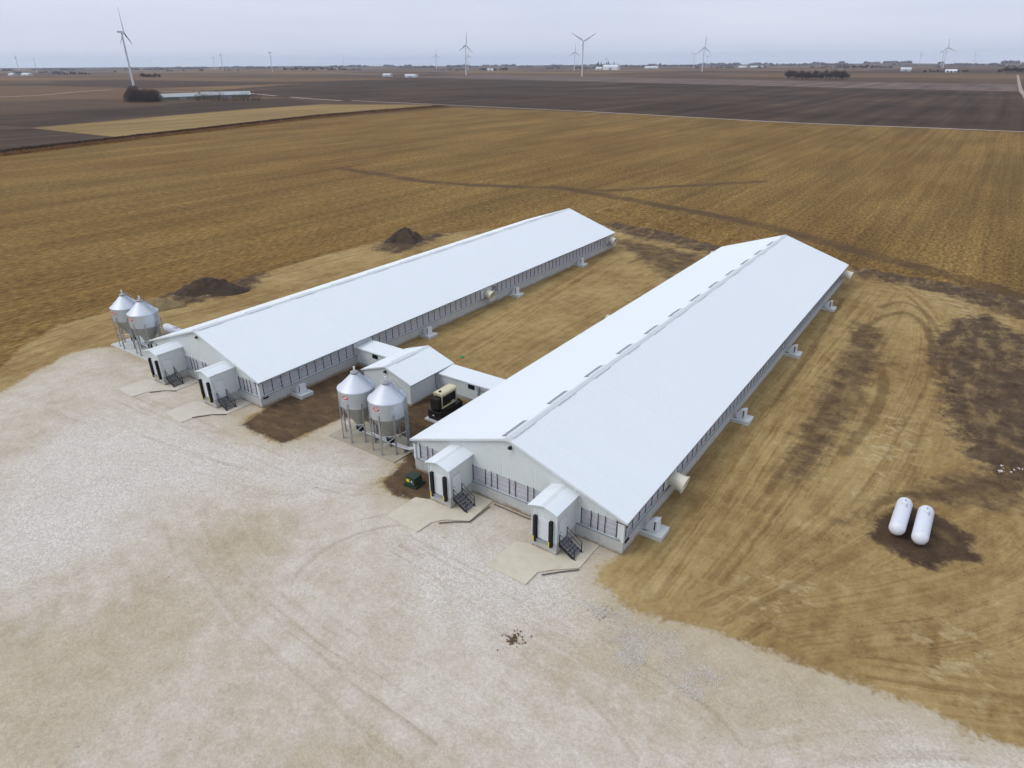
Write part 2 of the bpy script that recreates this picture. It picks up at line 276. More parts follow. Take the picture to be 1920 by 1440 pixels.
TRACKS = [[(30.6, 94.2), (29.3, 63.0), (28.6, 40.5), (28.7, 20.6), (28.7, 6.5), (28.4, -2.7)], [(34.7, 97.0), (34.1, 61.2), (34.4, 34.3), (33.4, 15.7), (32.1, 1.3)], [(25.8, 100.5), (33.4, 100.1), (40.6, 85.1), (43.3, 62.7), (43.0, 45.0), (41.4, 25.6), (39.1, 13.7), (36.1, 4.0)],
          [(55.4, 37.6), (48.3, 27.0), (42.6, 17.4), (37.4, 5.7), (33.5, -2.7)], [(55.1, 24.7), (51.0, 15.1), (44.1, 6.6), (37.6, 0.1)], [(54.9, 14.8), (49.6, 7.0), (43.1, 1.3)], [(54.7, 4.3), (49.9, 2.0), (43.5, -0.8)],
          [(-4.5, 102.9), (-18.6, 105.8), (-24.3, 100.1), (-21.5, 84.0), (-18.5, 51.9), (-16.4, 26.9)], [(-2.3, 96.8), (-3.9, 65.3), (-5.4, 39.4), (-4.8, 25.6)], [(-28.3, 102.5), (-27.5, 65.6), (-24.4, 38.0)],
          [(-69.0, -15.9), (-73.3, -2.6), (-72.0, 15.7), (-72.4, 35.4), (-71.8, 61.2), (-68.3, 101.3)], [(-63.6, -16.5), (-66.4, -3.3), (-66.4, 9.5), (-62.5, 25.7)]]
GTRACK = [[(3.8, -20.4), (2.3, -18.5), (1.7, -15.2), (2.2, -11.3), (4.6, -7.4), (8.2, -5.5), (12.0, -5.4)], [(-12.7, -18.1), (-4.8, -20.9), (4.5, -22.7), (13.9, -23.4), (23.1, -23.8)], [(-9.7, -16.0), (-1.1, -19.2), (9.5, -20.6), (19.4, -20.7), (28.4, -20.9)], [(7.2, -10.1), (17.1, -10.5), (27.2, -10.8), (35.7, -11.8), (40.4, -13.4)], [(23.2, -14.7), (28.8, -15.2), (33.7, -17.2)], [(-47.6, -15.1), (-23.7, -12.7), (-10.0, -9.6), (-6.1, -4.5)], [(-42.7, -8.2), (-22.4, -7.6), (-5.4, -6.5), (1.0, -2.1)], [(29.0, -10.2), (35.5, -11.1), (39.6, -13.1)], [(54.6, -1.9), (49.7, -4.5), (44.7, -7.9), (39.0, -13.2)]]
STRIPS = [([(-80.7, 160.5), (-55.1, 155.1), (-34.2, 148.9), (-11.0, 141.8), (7.8, 133.3), (33.3, 117.1), (53.6, 104.1), (60.3, 98.4)], 3.2), ([(-179.1, 151.4), (-150.4, 147.4), (-126.1, 144.8), (-104.6, 148.9), (-79.5, 158.6)], 3.4), ([(-79.5, 158.6), (-63.1, 163.0), (-48.1, 181.8), (-23.7, 211.3)], 2.6)]
LANES = [([(36.7, 58.2), (38.2, 50.8), (38.6, 42.0), (38.0, 34.5), (37.2, 29.0)], 0.7), ([(32.0, 64.8), (33.2, 77.0), (37.0, 84.3), (41.0, 76.4), (42.9, 62.5)], 0.6), ([(32.8, 84.8), (35.5, 90.1), (39.7, 86.1), (43.4, 72.5), (44.5, 59.2)], 0.5), ([(48.3, 27.5), (50.9, 31.6), (53.8, 35.3)], 0.7), ([(41.6, 20.8), (43.9, 24.5), (47.0, 26.1)], 0.6), ([(33.2, 43.6), (32.8, 28.7), (32.4, 17.2)], 0.45), ([(26.5, 85.9), (27.3, 61.6), (27.7, 36.3)], 0.45), ([(-25.0, 101.5), (-20.3, 100.4), (-16.1, 92.8), (-16.3, 86.4)], 0.5), ([(-15.6, 98.8), (-11.0, 106.6), (-6.5, 104.9)], 0.5)]
core = (X > -140) & (X < 115) & (Y > -75) & (Y < 190)
A = {}
def put(name, fn, base=-9.0, mask=core, lim=9):
    a = np.full(X.shape, base); a[mask] = np.clip(fn(X[mask], Y[mask]), -lim, lim); A[name] = a
union = lambda polys: (lambda x, y: np.max([poly_sdf(x, y, p) for p in polys], axis=0))
put('site', lambda x, y: poly_sdf(x, y, SITE)); put('gravel', lambda x, y: poly_sdf(x, y, GRAVEL))
put('brown', union(BROWN)); put('soil', union(SOIL)); put('lane', lambda x, y: np.max([w_ - line_dist(x, y, curve(l_))[0] for l_, w_ in LANES], axis=0)); put('dark', union(DARK)); put('churn', union(CHURN)); put('pale', union(PALE)); put('tan', union(TAN)); put('white', union(WHITE))
mid = (X > -260) & (X < 200) & (Y > -80) & (Y < 330)
put('strip', lambda x, y: np.max([w - line_dist(x, y, curve(p))[0] for p, w in STRIPS], axis=0), mask=mid)
def streaks(lines, x, y):
    bd = np.full(x.shape, 1e9); bu = np.zeros(x.shape); bv = np.zeros(x.shape)
    for i, p in enumerate(lines):
        d, u, v = line_dist(x, y, curve(p, 6)); d = np.where((v < 0.02) | (v > v.max() - 0.02), d + 30, d); k = d < bd; bd = np.where(k, d, bd); bu = np.where(k, u + 31 * i, bu); bv = np.where(k, v + 7 * i, bv)
    return bd, bu, bv
for nm, ln in (('t', TRACKS), ('g', GTRACK)):
    d_, u_, v_ = streaks(ln, X[core], Y[core])
    for k, val in (('d', d_), ('u', u_), ('v', v_)): a = np.full(X.shape, 30.0); a[core] = val; A[nm + k] = a
Z = hill(X, Y) - 0.05
rel = sstep(A['site'], 0, 3) * (1 - sstep(A['gravel'], -1, 1))
Z -= 0.10 * rel * fbm(X / 1.7, Y / 1.7, 4) + 0.05 * fbm(X / 0.9 + 9, Y / 0.9, 2)
Z += sstep(A['churn'], -0.5, 4) * (0.1 + 1.3 * np.maximum(0, fbm(X / 3.5 + 3, Y / 3.5, 5) - 0.40) + 0.25 * np.maximum(0, fbm(X / 0.9 + 3, Y / 0.9, 3) - 0.5))
Z -= 0.09 * rel * np.exp(-((np.abs(((A['tu'] + 15.5) % 31) - 15.5) - 0.95) / 0.3) ** 2) * (A['td'] < 4)
nx, ny = X.shape
me = bpy.data.meshes.new('ground'); me.vertices.add(nx * ny); me.vertices.foreach_set('co', np.stack([X, Y, Z], -1).astype(np.float32).ravel())
ii = (np.arange(nx - 1)[:, None] * ny + np.arange(ny - 1)[None]).ravel(); q = np.stack([ii, ii + ny, ii + ny + 1, ii + 1], 1).astype(np.int32)
me.loops.add(q.size); me.loops.foreach_set('vertex_index', q.ravel()); me.polygons.add(len(q)); me.polygons.foreach_set('loop_start', np.arange(0, q.size, 4, dtype=np.int32))
me.polygons.foreach_set('use_smooth', np.ones(len(q), bool)); me.update(calc_edges=True)
for k, a in A.items(): me.attributes.new(k, 'FLOAT', 'POINT').data.foreach_set('value', a.astype(np.float32).ravel())

def corn_color(t, p):                            # stubble in rows that run with the barns
    fine = t.noise(t.mapv(p, (1.5, 0.55, 1)), 1.0, 5, 0.72); speck = t.noise(p, 3.2, 3, 0.7)
    rows = t.noise(t.mapv(p, (0.28, 0.0035, 1)), 1.0, 3, 0.6); rowf = t.noise(t.mapv(p, (1.3, 0.02, 1)), 1.0, 2, 0.5); big = t.noise(p, 0.012, 5, 0.55); med = t.noise(t.mapv(p, (0.05, 0.012, 1)), 1.0, 5, 0.6)
    c = t.ramp(fine, [(0.28, (0.070, 0.040, 0.012)), (0.45, (0.175, 0.106, 0.034)), (0.58, (0.268, 0.177, 0.056)), (0.78, (0.43, 0.315, 0.115))])
    c = t.gain(c, t.step(rows, 0.25, 0.75), 0.82, 1.16); c = t.gain(c, t.step(rowf, 0.25, 0.75), 0.86, 1.12); c = t.gain(c, t.step(med, 0.25, 0.75), 0.76, 1.2)
    c = t.mix(t.step(big, 0.35, 0.68, 0, 0.55), c, t.mix(1.0, c, (0.90, 0.76, 0.70, 1), 'MULTIPLY'))
    c = t.mix(t.step(speck, 0.66, 0.76, 0, 0.6), c, (0.52, 0.40, 0.18, 1)); c = t.mix(t.step(speck, 0.36, 0.27, 0, 0.7), c, (0.06, 0.035, 0.015, 1))
    return c, fine
t = NT('farm_ground', 0.95, 0, 0.1); p = t.pos()
corn, cornh = corn_color(t, p)
n_big = t.noise(p, 0.06, 6, 0.6); n_mid = t.noise(p, 0.45, 6, 0.68); n_fin = t.noise(p, 3.0, 4, 0.75); edge = t.math('SUBTRACT', t.noise(p, 0.5, 5, 0.66), 0.5); edge2 = t.math('SUBTRACT', t.noise(p, 2.2, 5, 0.7), 0.5)
def mask(name, amp=3.0, amp2=0.6, soft=0.25):
    v = t.math('MULTIPLY_ADD', edge, amp, t.attr(name)); v = t.math('MULTIPLY_ADD', edge2, amp2, v); return t.step(v, -soft, soft)
tu2 = t.math('MULTIPLY_ADD', edge, 0.7, t.attr('tu')); sv = t.comb(t.math('MULTIPLY', tu2, 1.9), t.math('MULTIPLY', t.attr('tv'), 0.10)); st = t.noise(sv, 1.0, 5, 0.68)
tw = t.math('MULTIPLY', t.step(t.attr('td'), 4.2, 1.2), t.step(n_big, 0.35, 0.6, 0.35, 1.0)); sy = t.noise(t.mapv(p, (0.9, 0.13, 1), 0.12), 1.0, 5, 0.68)
st2 = t.noise(t.comb(t.math('MULTIPLY', tu2, 3.6), t.math('MULTIPLY', t.attr('tv'), 0.035)), 1.0, 3, 0.6); tw2 = t.step(t.attr('td'), 7.0, 2.0)
v = t.math('ADD', t.math('MULTIPLY', n_mid, 0.32), t.math('MULTIPLY', n_big, 0.44)); v = t.math('ADD', v, t.math('MULTIPLY', sy, 0.24))
v = t.math('ADD', v, t.math('MULTIPLY', t.math('MULTIPLY', t.math('SUBTRACT', st, 0.5), tw), 0.30)); v = t.math('ADD', v, t.math('MULTIPLY', t.math('MULTIPLY', t.math('SUBTRACT', st2, 0.5), tw2), 0.28))
clay = t.ramp(v, [(0.30, (0.125, 0.072, 0.029)), (0.41, (0.240, 0.155, 0.062)), (0.51, (0.335, 0.236, 0.097)), (0.61, (0.415, 0.310, 0.138)), (0.74, (0.53, 0.43, 0.24))])
clay = t.gain(clay, n_fin, 0.64, 1.36)
scr = t.step(t.noise(t.mapv(p, (0.5, 0.9, 1), 0.5), 1.0, 6, 0.7), 0.50, 0.60)
clay = t.mix(t.math('MULTIPLY', t.math('MULTIPLY', mask('pale', 8.0, 2.5, 2.5), scr), 0.6), clay, t.gain((0.50, 0.41, 0.22, 1), n_fin, 0.65, 1.35))
rut = t.math('MULTIPLY', t.step(t.math('ABSOLUTE', t.math('SUBTRACT', t.math('ABSOLUTE', t.math('SUBTRACT', t.math('MODULO', t.math('ADD', tu2, 325.5), 31.0), 15.5)), 0.95)), 0.75, 0.15), t.step(t.noise(sv, 0.55, 3), 0.42, 0.6))
clay = t.mix(t.math('MULTIPLY', rut, 0.30), clay, t.gain((0.15, 0.085, 0.032, 1), n_fin, 0.6, 1.4))
wl_ = t.step(t.math('SINE', t.math('MULTIPLY', tu2, 3.1)), 0.25, 0.95); wlm = t.math('MULTIPLY', t.step(t.attr('td'), 5.5, 2.5), t.step(t.noise(t.comb(t.math('MULTIPLY', tu2, 0.5), t.math('MULTIPLY', t.attr('tv'), 0.045)), 1.0, 3, 0.5), 0.40, 0.60))
clay = t.mix(t.math('MULTIPLY', t.math('MULTIPLY', wl_, wlm), 0.30), clay, t.gain((0.165, 0.098, 0.038, 1), n_fin, 0.6, 1.4))
clay = t.mix(t.math('MULTIPLY', t.step(t.math('MULTIPLY_ADD', edge, 1.2, t.math('MULTIPLY_ADD', edge2, 0.8, t.attr('lane'))), -0.25, 0.3), 0.5), clay, t.gain((0.105, 0.062, 0.028, 1), n_fin, 0.6, 1.4))
clay = t.mix(t.step(t.voro(p, 1.3, 'Distance'), 0.10, 0.03, 0, 0.45), clay, (0.10, 0.062, 0.03, 1))
brown = t.gain(t.ramp(n_mid, [(0.3, (0.058, 0.038, 0.022)), (0.72, (0.160, 0.105, 0.056))]), n_fin, 0.62, 1.35)
dark = t.gain(t.ramp(n_mid, [(0.3, (0.042, 0.026, 0.018)), (0.75, (0.105, 0.066, 0.042))]), n_fin, 0.6, 1.4)
c = t.mix(t.math('MULTIPLY', mask('brown', 7.0, 3.0, 1.6), t.step(t.noise(p, 0.3, 4, 0.6), 0.3, 0.55, 0.45, 0.9)), clay, brown)
c = t.mix(t.math('MULTIPLY', mask('soil', 1.6, 0.9, 0.3), 0.96), c, t.gain(t.ramp(t.noise(t.mapv(p, (0.35, 0.9, 1), 0.3), 1.0, 6, 0.68), [(0.3, (0.066, 0.042, 0.026)), (0.55, (0.120, 0.078, 0.046)), (0.75, (0.20, 0.135, 0.070))]), n_fin, 0.62, 1.38))
ch1 = t.math('MULTIPLY', t.step(t.math('MULTIPLY_ADD', edge, 9.0, t.math('MULTIPLY_ADD', edge2, 3.0, t.attr('churn'))), -1.6, 1.2), t.step(t.noise(t.mapv(p, (0.5, 0.22, 1), -0.3), 1.0, 5, 0.65), 0.32, 0.54, 0.48, 0.96))
c = t.mix(ch1, c, t.gain(t.ramp(n_mid, [(0.3, (0.050, 0.032, 0.022)), (0.55, (0.098, 0.065, 0.042)), (0.78, (0.20, 0.138, 0.076))]), n_fin, 0.55, 1.45))
c = t.mix(t.math('MULTIPLY', mask('dark', 2.6, 1.4, 0.45), t.step(t.noise(p, 0.22, 5, 0.65), 0.28, 0.46, 0.62, 0.96)), c, dark)
# gravel yard
gv = t.comb(t.math('MULTIPLY', t.attr('gu'), 1.1), t.math('MULTIPLY', t.attr('gv'), 0.06)); gs = t.noise(gv, 1.0, 6, 0.62)
chip = t.n.new('ShaderNodeSeparateColor'); t.l.new(t.voro(p, 9.0), chip.inputs[0]); chip = chip.outputs[0]
g = t.ramp(t.math('ADD', t.math('MULTIPLY', n_mid, 0.5), t.math('MULTIPLY', n_big, 0.5)), [(0.33, (0.435, 0.362, 0.255)), (0.45, (0.525, 0.458, 0.355)), (0.58, (0.600, 0.545, 0.455))])
g = t.mix(t.math('MULTIPLY', t.step(t.math('MULTIPLY_ADD', edge, 11.0, t.math('MULTIPLY_ADD', edge2, 4.0, t.attr('tan'))), -2.5, 2.5), 0.55), g, t.gain((0.435, 0.355, 0.225, 1), n_mid, 0.8, 1.2))
g = t.mix(t.math('MULTIPLY', t.step(t.math('MULTIPLY_ADD', edge, 10.0, t.math('MULTIPLY_ADD', edge2, 4.0, t.attr('white'))), -4.0, 4.0), 0.6), g, t.gain((0.655, 0.615, 0.56, 1), chip, 0.80, 1.14))
gw = t.math('MULTIPLY', t.step(t.attr('gd'), 4.5, 0.3), t.step(n_big, 0.3, 0.6))
g = t.mix(t.math('MULTIPLY', t.step(gs, 0.52, 0.68), gw), g, t.mix(1.0, g, (0.80, 0.77, 0.72, 1), 'MULTIPLY'))
g = t.mix(t.math('MULTIPLY', t.step(gs, 0.45, 0.32), gw), g, t.mix(0.5, g, (0.68, 0.64, 0.58, 1)))
gu2 = t.math('MULTIPLY_ADD', edge2, 0.5, t.attr('gu')); grut = t.math('MULTIPLY', t.step(t.math('ABSOLUTE', t.math('SUBTRACT', t.math('ABSOLUTE', t.math('SUBTRACT', t.math('MODULO', t.math('ADD', gu2, 325.5), 31.0), 15.5)), 0.95)), 0.32, 0.08), t.step(t.noise(gv, 0.5, 3), 0.42, 0.58))
g = t.mix(t.math('MULTIPLY', grut, 0.32), g, t.mix(1.0, g, (0.76, 0.72, 0.66, 1), 'MULTIPLY'))
g = t.gain(g, chip, 0.90, 1.08); g = t.gain(g, n_fin, 0.78, 1.22)
g = t.mix(t.step(t.noise(p, 1.1, 3, 0.5), 0.71, 0.78, 0, 0.6), g, (0.22, 0.17, 0.11, 1))
gm = mask('gravel', 2.2, 2.4, 0.5); g = t.mix(t.step(t.math('MULTIPLY_ADD', edge, 3.0, t.attr('gravel')), 3.5, 0.3, 0, 0.45), g, t.gain((0.43, 0.345, 0.20, 1), n_mid, 0.8, 1.2))
c = t.mix(gm, c, g)
sw = t.step(t.math('MULTIPLY_ADD', edge, 6.0, t.math('MULTIPLY_ADD', edge2, 2.5, t.attr('strip'))), -0.8, 1.6)
corn = t.mix(t.math('MULTIPLY', sw, t.step(t.noise(p, 0.12, 4, 0.6), 0.3, 0.6, 0.45, 0.9)), corn, t.gain((0.095, 0.062, 0.030, 1), n_fin, 0.65, 1.35))
# land beyond the farm's own fields
sp = t.n.new('ShaderNodeSeparateXYZ'); t.l.new(p, sp.inputs[0])
fv = t.n.new('ShaderNodeTexVoronoi'); fv.distance = 'CHEBYCHEV'; fv.inputs['Scale'].default_value = 1.0; t.l.new(t.mapv(p, (1 / 900, 1 / 420, 0)), fv.inputs['Vector'])
fs = t.n.new('ShaderNodeSeparateColor'); t.l.new(fv.outputs['Color'], fs.inputs[0])
far = t.ramp(fs.outputs[0], [(0.05, (0.082, 0.052, 0.036)), (0.35, (0.118, 0.075, 0.047)), (0.6, (0.158, 0.098, 0.056)), (0.9, (0.21, 0.132, 0.066))])
far = t.gain(far, t.noise(t.mapv(p, (0.004, 0.02, 0)), 1.0, 5, 0.6), 0.72, 1.25)
dist = t.math('POWER', t.math('ADD', t.math('POWER', sp.outputs[0], 2.0), t.math('POWER', sp.outputs[1], 2.0)), 0.5)
corn = t.mix(t.math('MAXIMUM', t.step(sp.outputs[1], 500, 510), t.math('MAXIMUM', t.step(sp.outputs[0], -400, -412), t.step(dist, 900, 1000))), corn, far)
c = t.mix(mask('site', 2.4, 1.4, 0.5), corn, c)
hmix = t.math('ADD', n_fin, t.math('MULTIPLY', n_mid, 1.2)); t.bump(hmix, 0.55, 0.12)
me.materials.append(t.col(c)); go = bpy.data.objects.new('ground', me); C.objects.link(go); go['kind'] = 'structure'; go['label'] = 'farm ground of gravel, clay and corn stubble reaching to the horizon'

# ------------------------------------------------------------------ fields, roads and the ditch around the farm
def sheet(name, pts, z, mat):
    o = MB().add([(x, y, z) for x, y in pts], [tuple(range(len(pts)))]).build(name, mat); o['kind'] = 'structure'; return o
def field_mat(name, lo, hi, rows=(0.1, 0.01), rot=0.0, amt=0.25):
    t = NT(name, 0.95, 0, 0.1); p = t.pos(); a = t.noise(t.mapv(p, rows + (1,), rot), 1.0, 5, 0.6); b = t.noise(p, 0.008, 6, 0.6); f = t.noise(p, 0.35, 6, 0.7)
    c = t.ramp(b, [(0.33, lo), (0.68, hi)]); c = t.gain(c, t.step(a, 0.28, 0.72), 1 - amt, 1 + amt); return t.col(t.gain(c, f, 0.78, 1.22))
M_['plough'] = field_mat('ploughed_soil', (0.048, 0.032, 0.023), (0.096, 0.064, 0.042), (0.07, 0.0022), 0.0, 0.34)
M_['bean'] = field_mat('grey_brown_stubble', (0.130, 0.096, 0.084), (0.185, 0.132, 0.106), (0.045, 0.003), 0.0, 0.3)
M_['bank'] = field_mat('dry_grass_bank', (0.17, 0.082, 0.035), (0.27, 0.145, 0.058), (0.15, 0.15), 0.0, 0.3)
M_['bankdark'] = field_mat('dark_grass_bank', (0.070, 0.042, 0.026), (0.115, 0.070, 0.040), (0.15, 0.15), 0.0, 0.3)
M_['roadgravel'] = field_mat('gravel_road', (0.33, 0.27, 0.22), (0.42, 0.36, 0.31), (0.05, 0.05), 0.0, 0.1)
M_['tan'] = field_mat('tan_stubble', (0.22, 0.15, 0.062), (0.31, 0.215, 0.088), (0.10, 0.006), 0.0, 0.2)
far_edge = [(-588.1, 519.9), (-718.0, 551.6), (-881.0, 572.8), (-1051.3, 643.2), (-1169.1, 825.8), (-1382.3, 1235.6), (-1293.4, 1463.9)] + [(-900, 1500), (-633, 1400), (-260, 1270), (50, 1190)]
near_edge = [(58, 488), (-74, 484), (-207, 506), (-300, 520), (-436, 536), (-560, 545)]
def rough(pts, amp):                                 # a ragged field edge
    o = []
    for (x0_, y0_), (x1_, y1_) in zip(pts[:-1], pts[1:]):
        n_ = max(1, int(math.hypot(x1_ - x0_, y1_ - y0_) / 18))
        for i_ in range(n_): o.append((x0_ + (x1_ - x0_) * i_ / n_ + random.gauss(0, amp), y0_ + (y1_ - y0_) * i_ / n_ + random.gauss(0, amp)))
    return o + [pts[-1]]
sheet('ploughed_field', rough(near_edge, 0.6) + rough(far_edge, 2.5), 0.05, 'plough')
sheet('bean_field', [(46, 1196), (46, 1560), (-300, 1640), (-900, 1900), (-1500, 2100), (-1700, 1760), (-633, 1406), (-260, 1276)], 0.06, 'bean')
sheet('ploughed_field', [(66, 488), (66, 1190), (420, 1190), (420, 470)], 0.05, 'plough')
sheet('corn_strip_field', [(-511.7, 168.7), (-534.6, 251.7), (-561.6, 368.7), (-566.1, 470.1), (-464.6, 527.3), (-432.6, 512.3), (-446.6, 368.1), (-417.0, 246.7), (-388.2, 168.1), (-439.9, 167.5)], 0.04, 'tan')
sheet('ploughed_field', [(-471.6, 101.6), (-516.9, 151.1), (-506.9, 166.8), (-436.0, 165.8), (-385.5, 166.1), (-380.4, 131.9), (-373.4, 98.5), (-367.4, 69.9)], 0.06, 'plough')
sheet('ploughed_field', [(-521.9, 116.8), (-558.0, 166.2), (-521.6, 172.7), (-546.6, 258.0), (-576.5, 379.0), (-583.0, 484.5), (-721.2, 549.9), (-764.8, 494.4), (-713.7, 375.1), (-711.2, 291.7), (-692.4, 215.6), (-665.3, 160.4)], 0.05, 'plough')
def strip(name, pts, w, z, mat):
    pts = curve(pts, 5); vs, fs = [], []
    for i, (x, y) in enumerate(pts):
        a, b = pts[max(i - 1, 0)], pts[min(i + 1, len(pts) - 1)]; dx, dy = b[0] - a[0], b[1] - a[1]; L = math.hypot(dx, dy) or 1
        vs += [(x - dy / L * w / 2, y + dx / L * w / 2, z), (x + dy / L * w / 2, y - dx / L * w / 2, z)]
    fs = [(2 * i, 2 * i + 1, 2 * i + 3, 2 * i + 2) for i in range(len(pts) - 1)]
    o = MB().add(vs, fs).build(name, mat); o['kind'] = 'structure'; return o
strip('gravel_road', [(-600, 546), (-443, 532), (-300, 518), (-207, 504), (-74, 481), (54, 484), (400, 470)], 5.0, 0.12, 'roadgravel')
strip('gravel_road', [(61, 490), (56, 1000), (50, 1300), (40, 2600)], 5.0, 0.16, 'roadgravel')
strip('farm_lane', [(-743.3, 571.6), (-684.4, 553.8), (-606.8, 536.8)], 7.0, 0.14, 'roadgravel')
strip('farm_lane', [(-1123.7, 606.7), (-1049.9, 618.7), (-964.0, 638.3), (-787.3, 583.9)], 7.0, 0.14, 'roadgravel')
strip('farm_lane', [(-1105.6, 341.9), (-1141.4, 435.8), (-1228.1, 528.1), (-1285.3, 608.7)], 9.0, 0.14, 'roadgravel')
strip('farm_lane', [(-3457.9, 2935.3), (-2168.1, 2058.5), (-1523.0, 1697.8), (-1236.7, 1631.7)], 9.0, 0.2, 'roadgravel')
strip('gravel_road', [(56, 1193), (-260, 1273), (-633, 1403), (-1300, 1563)], 5.0, 0.18, 'roadgravel')
# ------------------------------------------------------------------ barns
BW, BL, HE, HR, OV = 25.0, 96.27, 3.6, 7.8, 0.37
ZC, ZB, ZT = 1.3, 1.42, 3.2                     # concrete top, curtain bottom and top
def ribs(a, b, pitch=0.3048, h=0.018):
    o = [(a, 0)]; x = a + 0.06
    while x + 0.12 < b: o += [(x, 0), (x + 0.022, h), (x + 0.06, h), (x + 0.082, 0)]; x += pitch
    return o + [(b, 0)]
def ribbed_slope(mb, y0, y1, xa, za, xb, zb, th=0.05, pitch=0.3048):
    """one roof slope from eave (xa,za) to ridge (xb,zb), ribs running up the slope"""
    pr = ribs(y0, y1, pitch); L = math.hypot(xb - xa, zb - za); nx_, nz_ = -(zb - za) / L, (xb - xa) / L
    if nz_ < 0: nx_, nz_ = -nx_, -nz_
    vs = []
    for y, h in pr: vs += [(xa + nx_ * h, y, za + nz_ * h), (xb + nx_ * h, y, zb + nz_ * h)]
    n = len(pr); fs = [(2 * i, 2 * i + 1, 2 * i + 3, 2 * i + 2) for i in range(n - 1)]
    k = len(vs); vs += [(xa, y0, za - th), (xb, y0, zb - th), (xb, y1, zb - th), (xa, y1, za - th)]
    fs += [(k, k + 3, k + 2, k + 1), (0, k, k + 1, 1), (2 * n - 2, 2 * n - 1, k + 2, k + 3), (0, 2 * n - 2, k + 3, k), (1, k + 1, k + 2, 2 * n - 1)]
    return mb.add(vs, fs)
def ribbed_wall(mb, ax, c, a, b, z0, z1, out, pitch=0.3048):
    """ribbed siding at ax=c from a to b; z1 a number or a function of the running coordinate; out = +1/-1 the side it faces"""
    pr = ribs(a, b, pitch, 0.016); f = z1 if callable(z1) else (lambda q: z1)
    brk = [q for q in (f.brk if hasattr(f, 'brk') else []) if a < q < b]
    pr = sorted(pr + [(q, 0) for q in brk if min(abs(q - r_[0]) for r_ in pr) > 1e-3]); vs = []
    for q, h in pr:
        for z in (z0, f(q)): vs.append((c + out * h, q, z) if ax == 'x' else (q, c + out * h, z))
    n = len(pr); fs = [(2 * i, 2 * i + 2, 2 * i + 3, 2 * i + 1) for i in range(n - 1)]
    return mb.add(vs, fs)
CB = 0.12                                        # siding stands back from the foundation's outer line
strap_mesh = MB().box(-0.026, 0.026, -0.026, 0.026, 0, ZT - ZB + 0.16).mesh('curtain_strap', 'black')
cone_prof = [(0.62, 0.0), (0.66, 0.12), (0.68, 0.75), (0.74, 1.15), (0.82, 1.32), (0.86, 1.36), (0.86, 1.40), (0.80, 1.38), (0.70, 1.15), (0.63, 0.70), (0.60, 0.12), (0.0, 0.10)]
def lathe_x(prof, n=28): m = MB().lathe(prof, n); m.v = [(z, x, y) for x, y, z in m.v]; return m
cone_mesh = lathe_x(cone_prof).mesh('fan_cone', 'cream', True)
blade_m = MB()
for k in range(5):
    a = 2 * PI * k / 5; blade_m.add([(0.32 + 0.05 * s, 0.10 * math.cos(a) + w * math.sin(a), 0.10 * math.sin(a) - w * math.cos(a)) for w, s in ((-0.05, -1), (0.05, 1))] + [(0.32 + 0.06 * s, 0.56 * math.cos(a) + w * math.sin(a), 0.56 * math.sin(a) - w * math.cos(a)) for w, s in ((0.13, 1), (-0.13, -1))], [(0, 1, 2, 3)])
blade_mesh = blade_m.mesh('fan_blades', 'box')
flood_mesh = MB().box(-0.16, 0.16, -0.24, -0.06, -0.10, 0.10).box(-0.05, 0.05, -0.07, 0.02, -0.06, 0.16).box(-0.20, 0.20, -0.28, -0.22, -0.13, 0.05).mesh('flood_light', 'black')

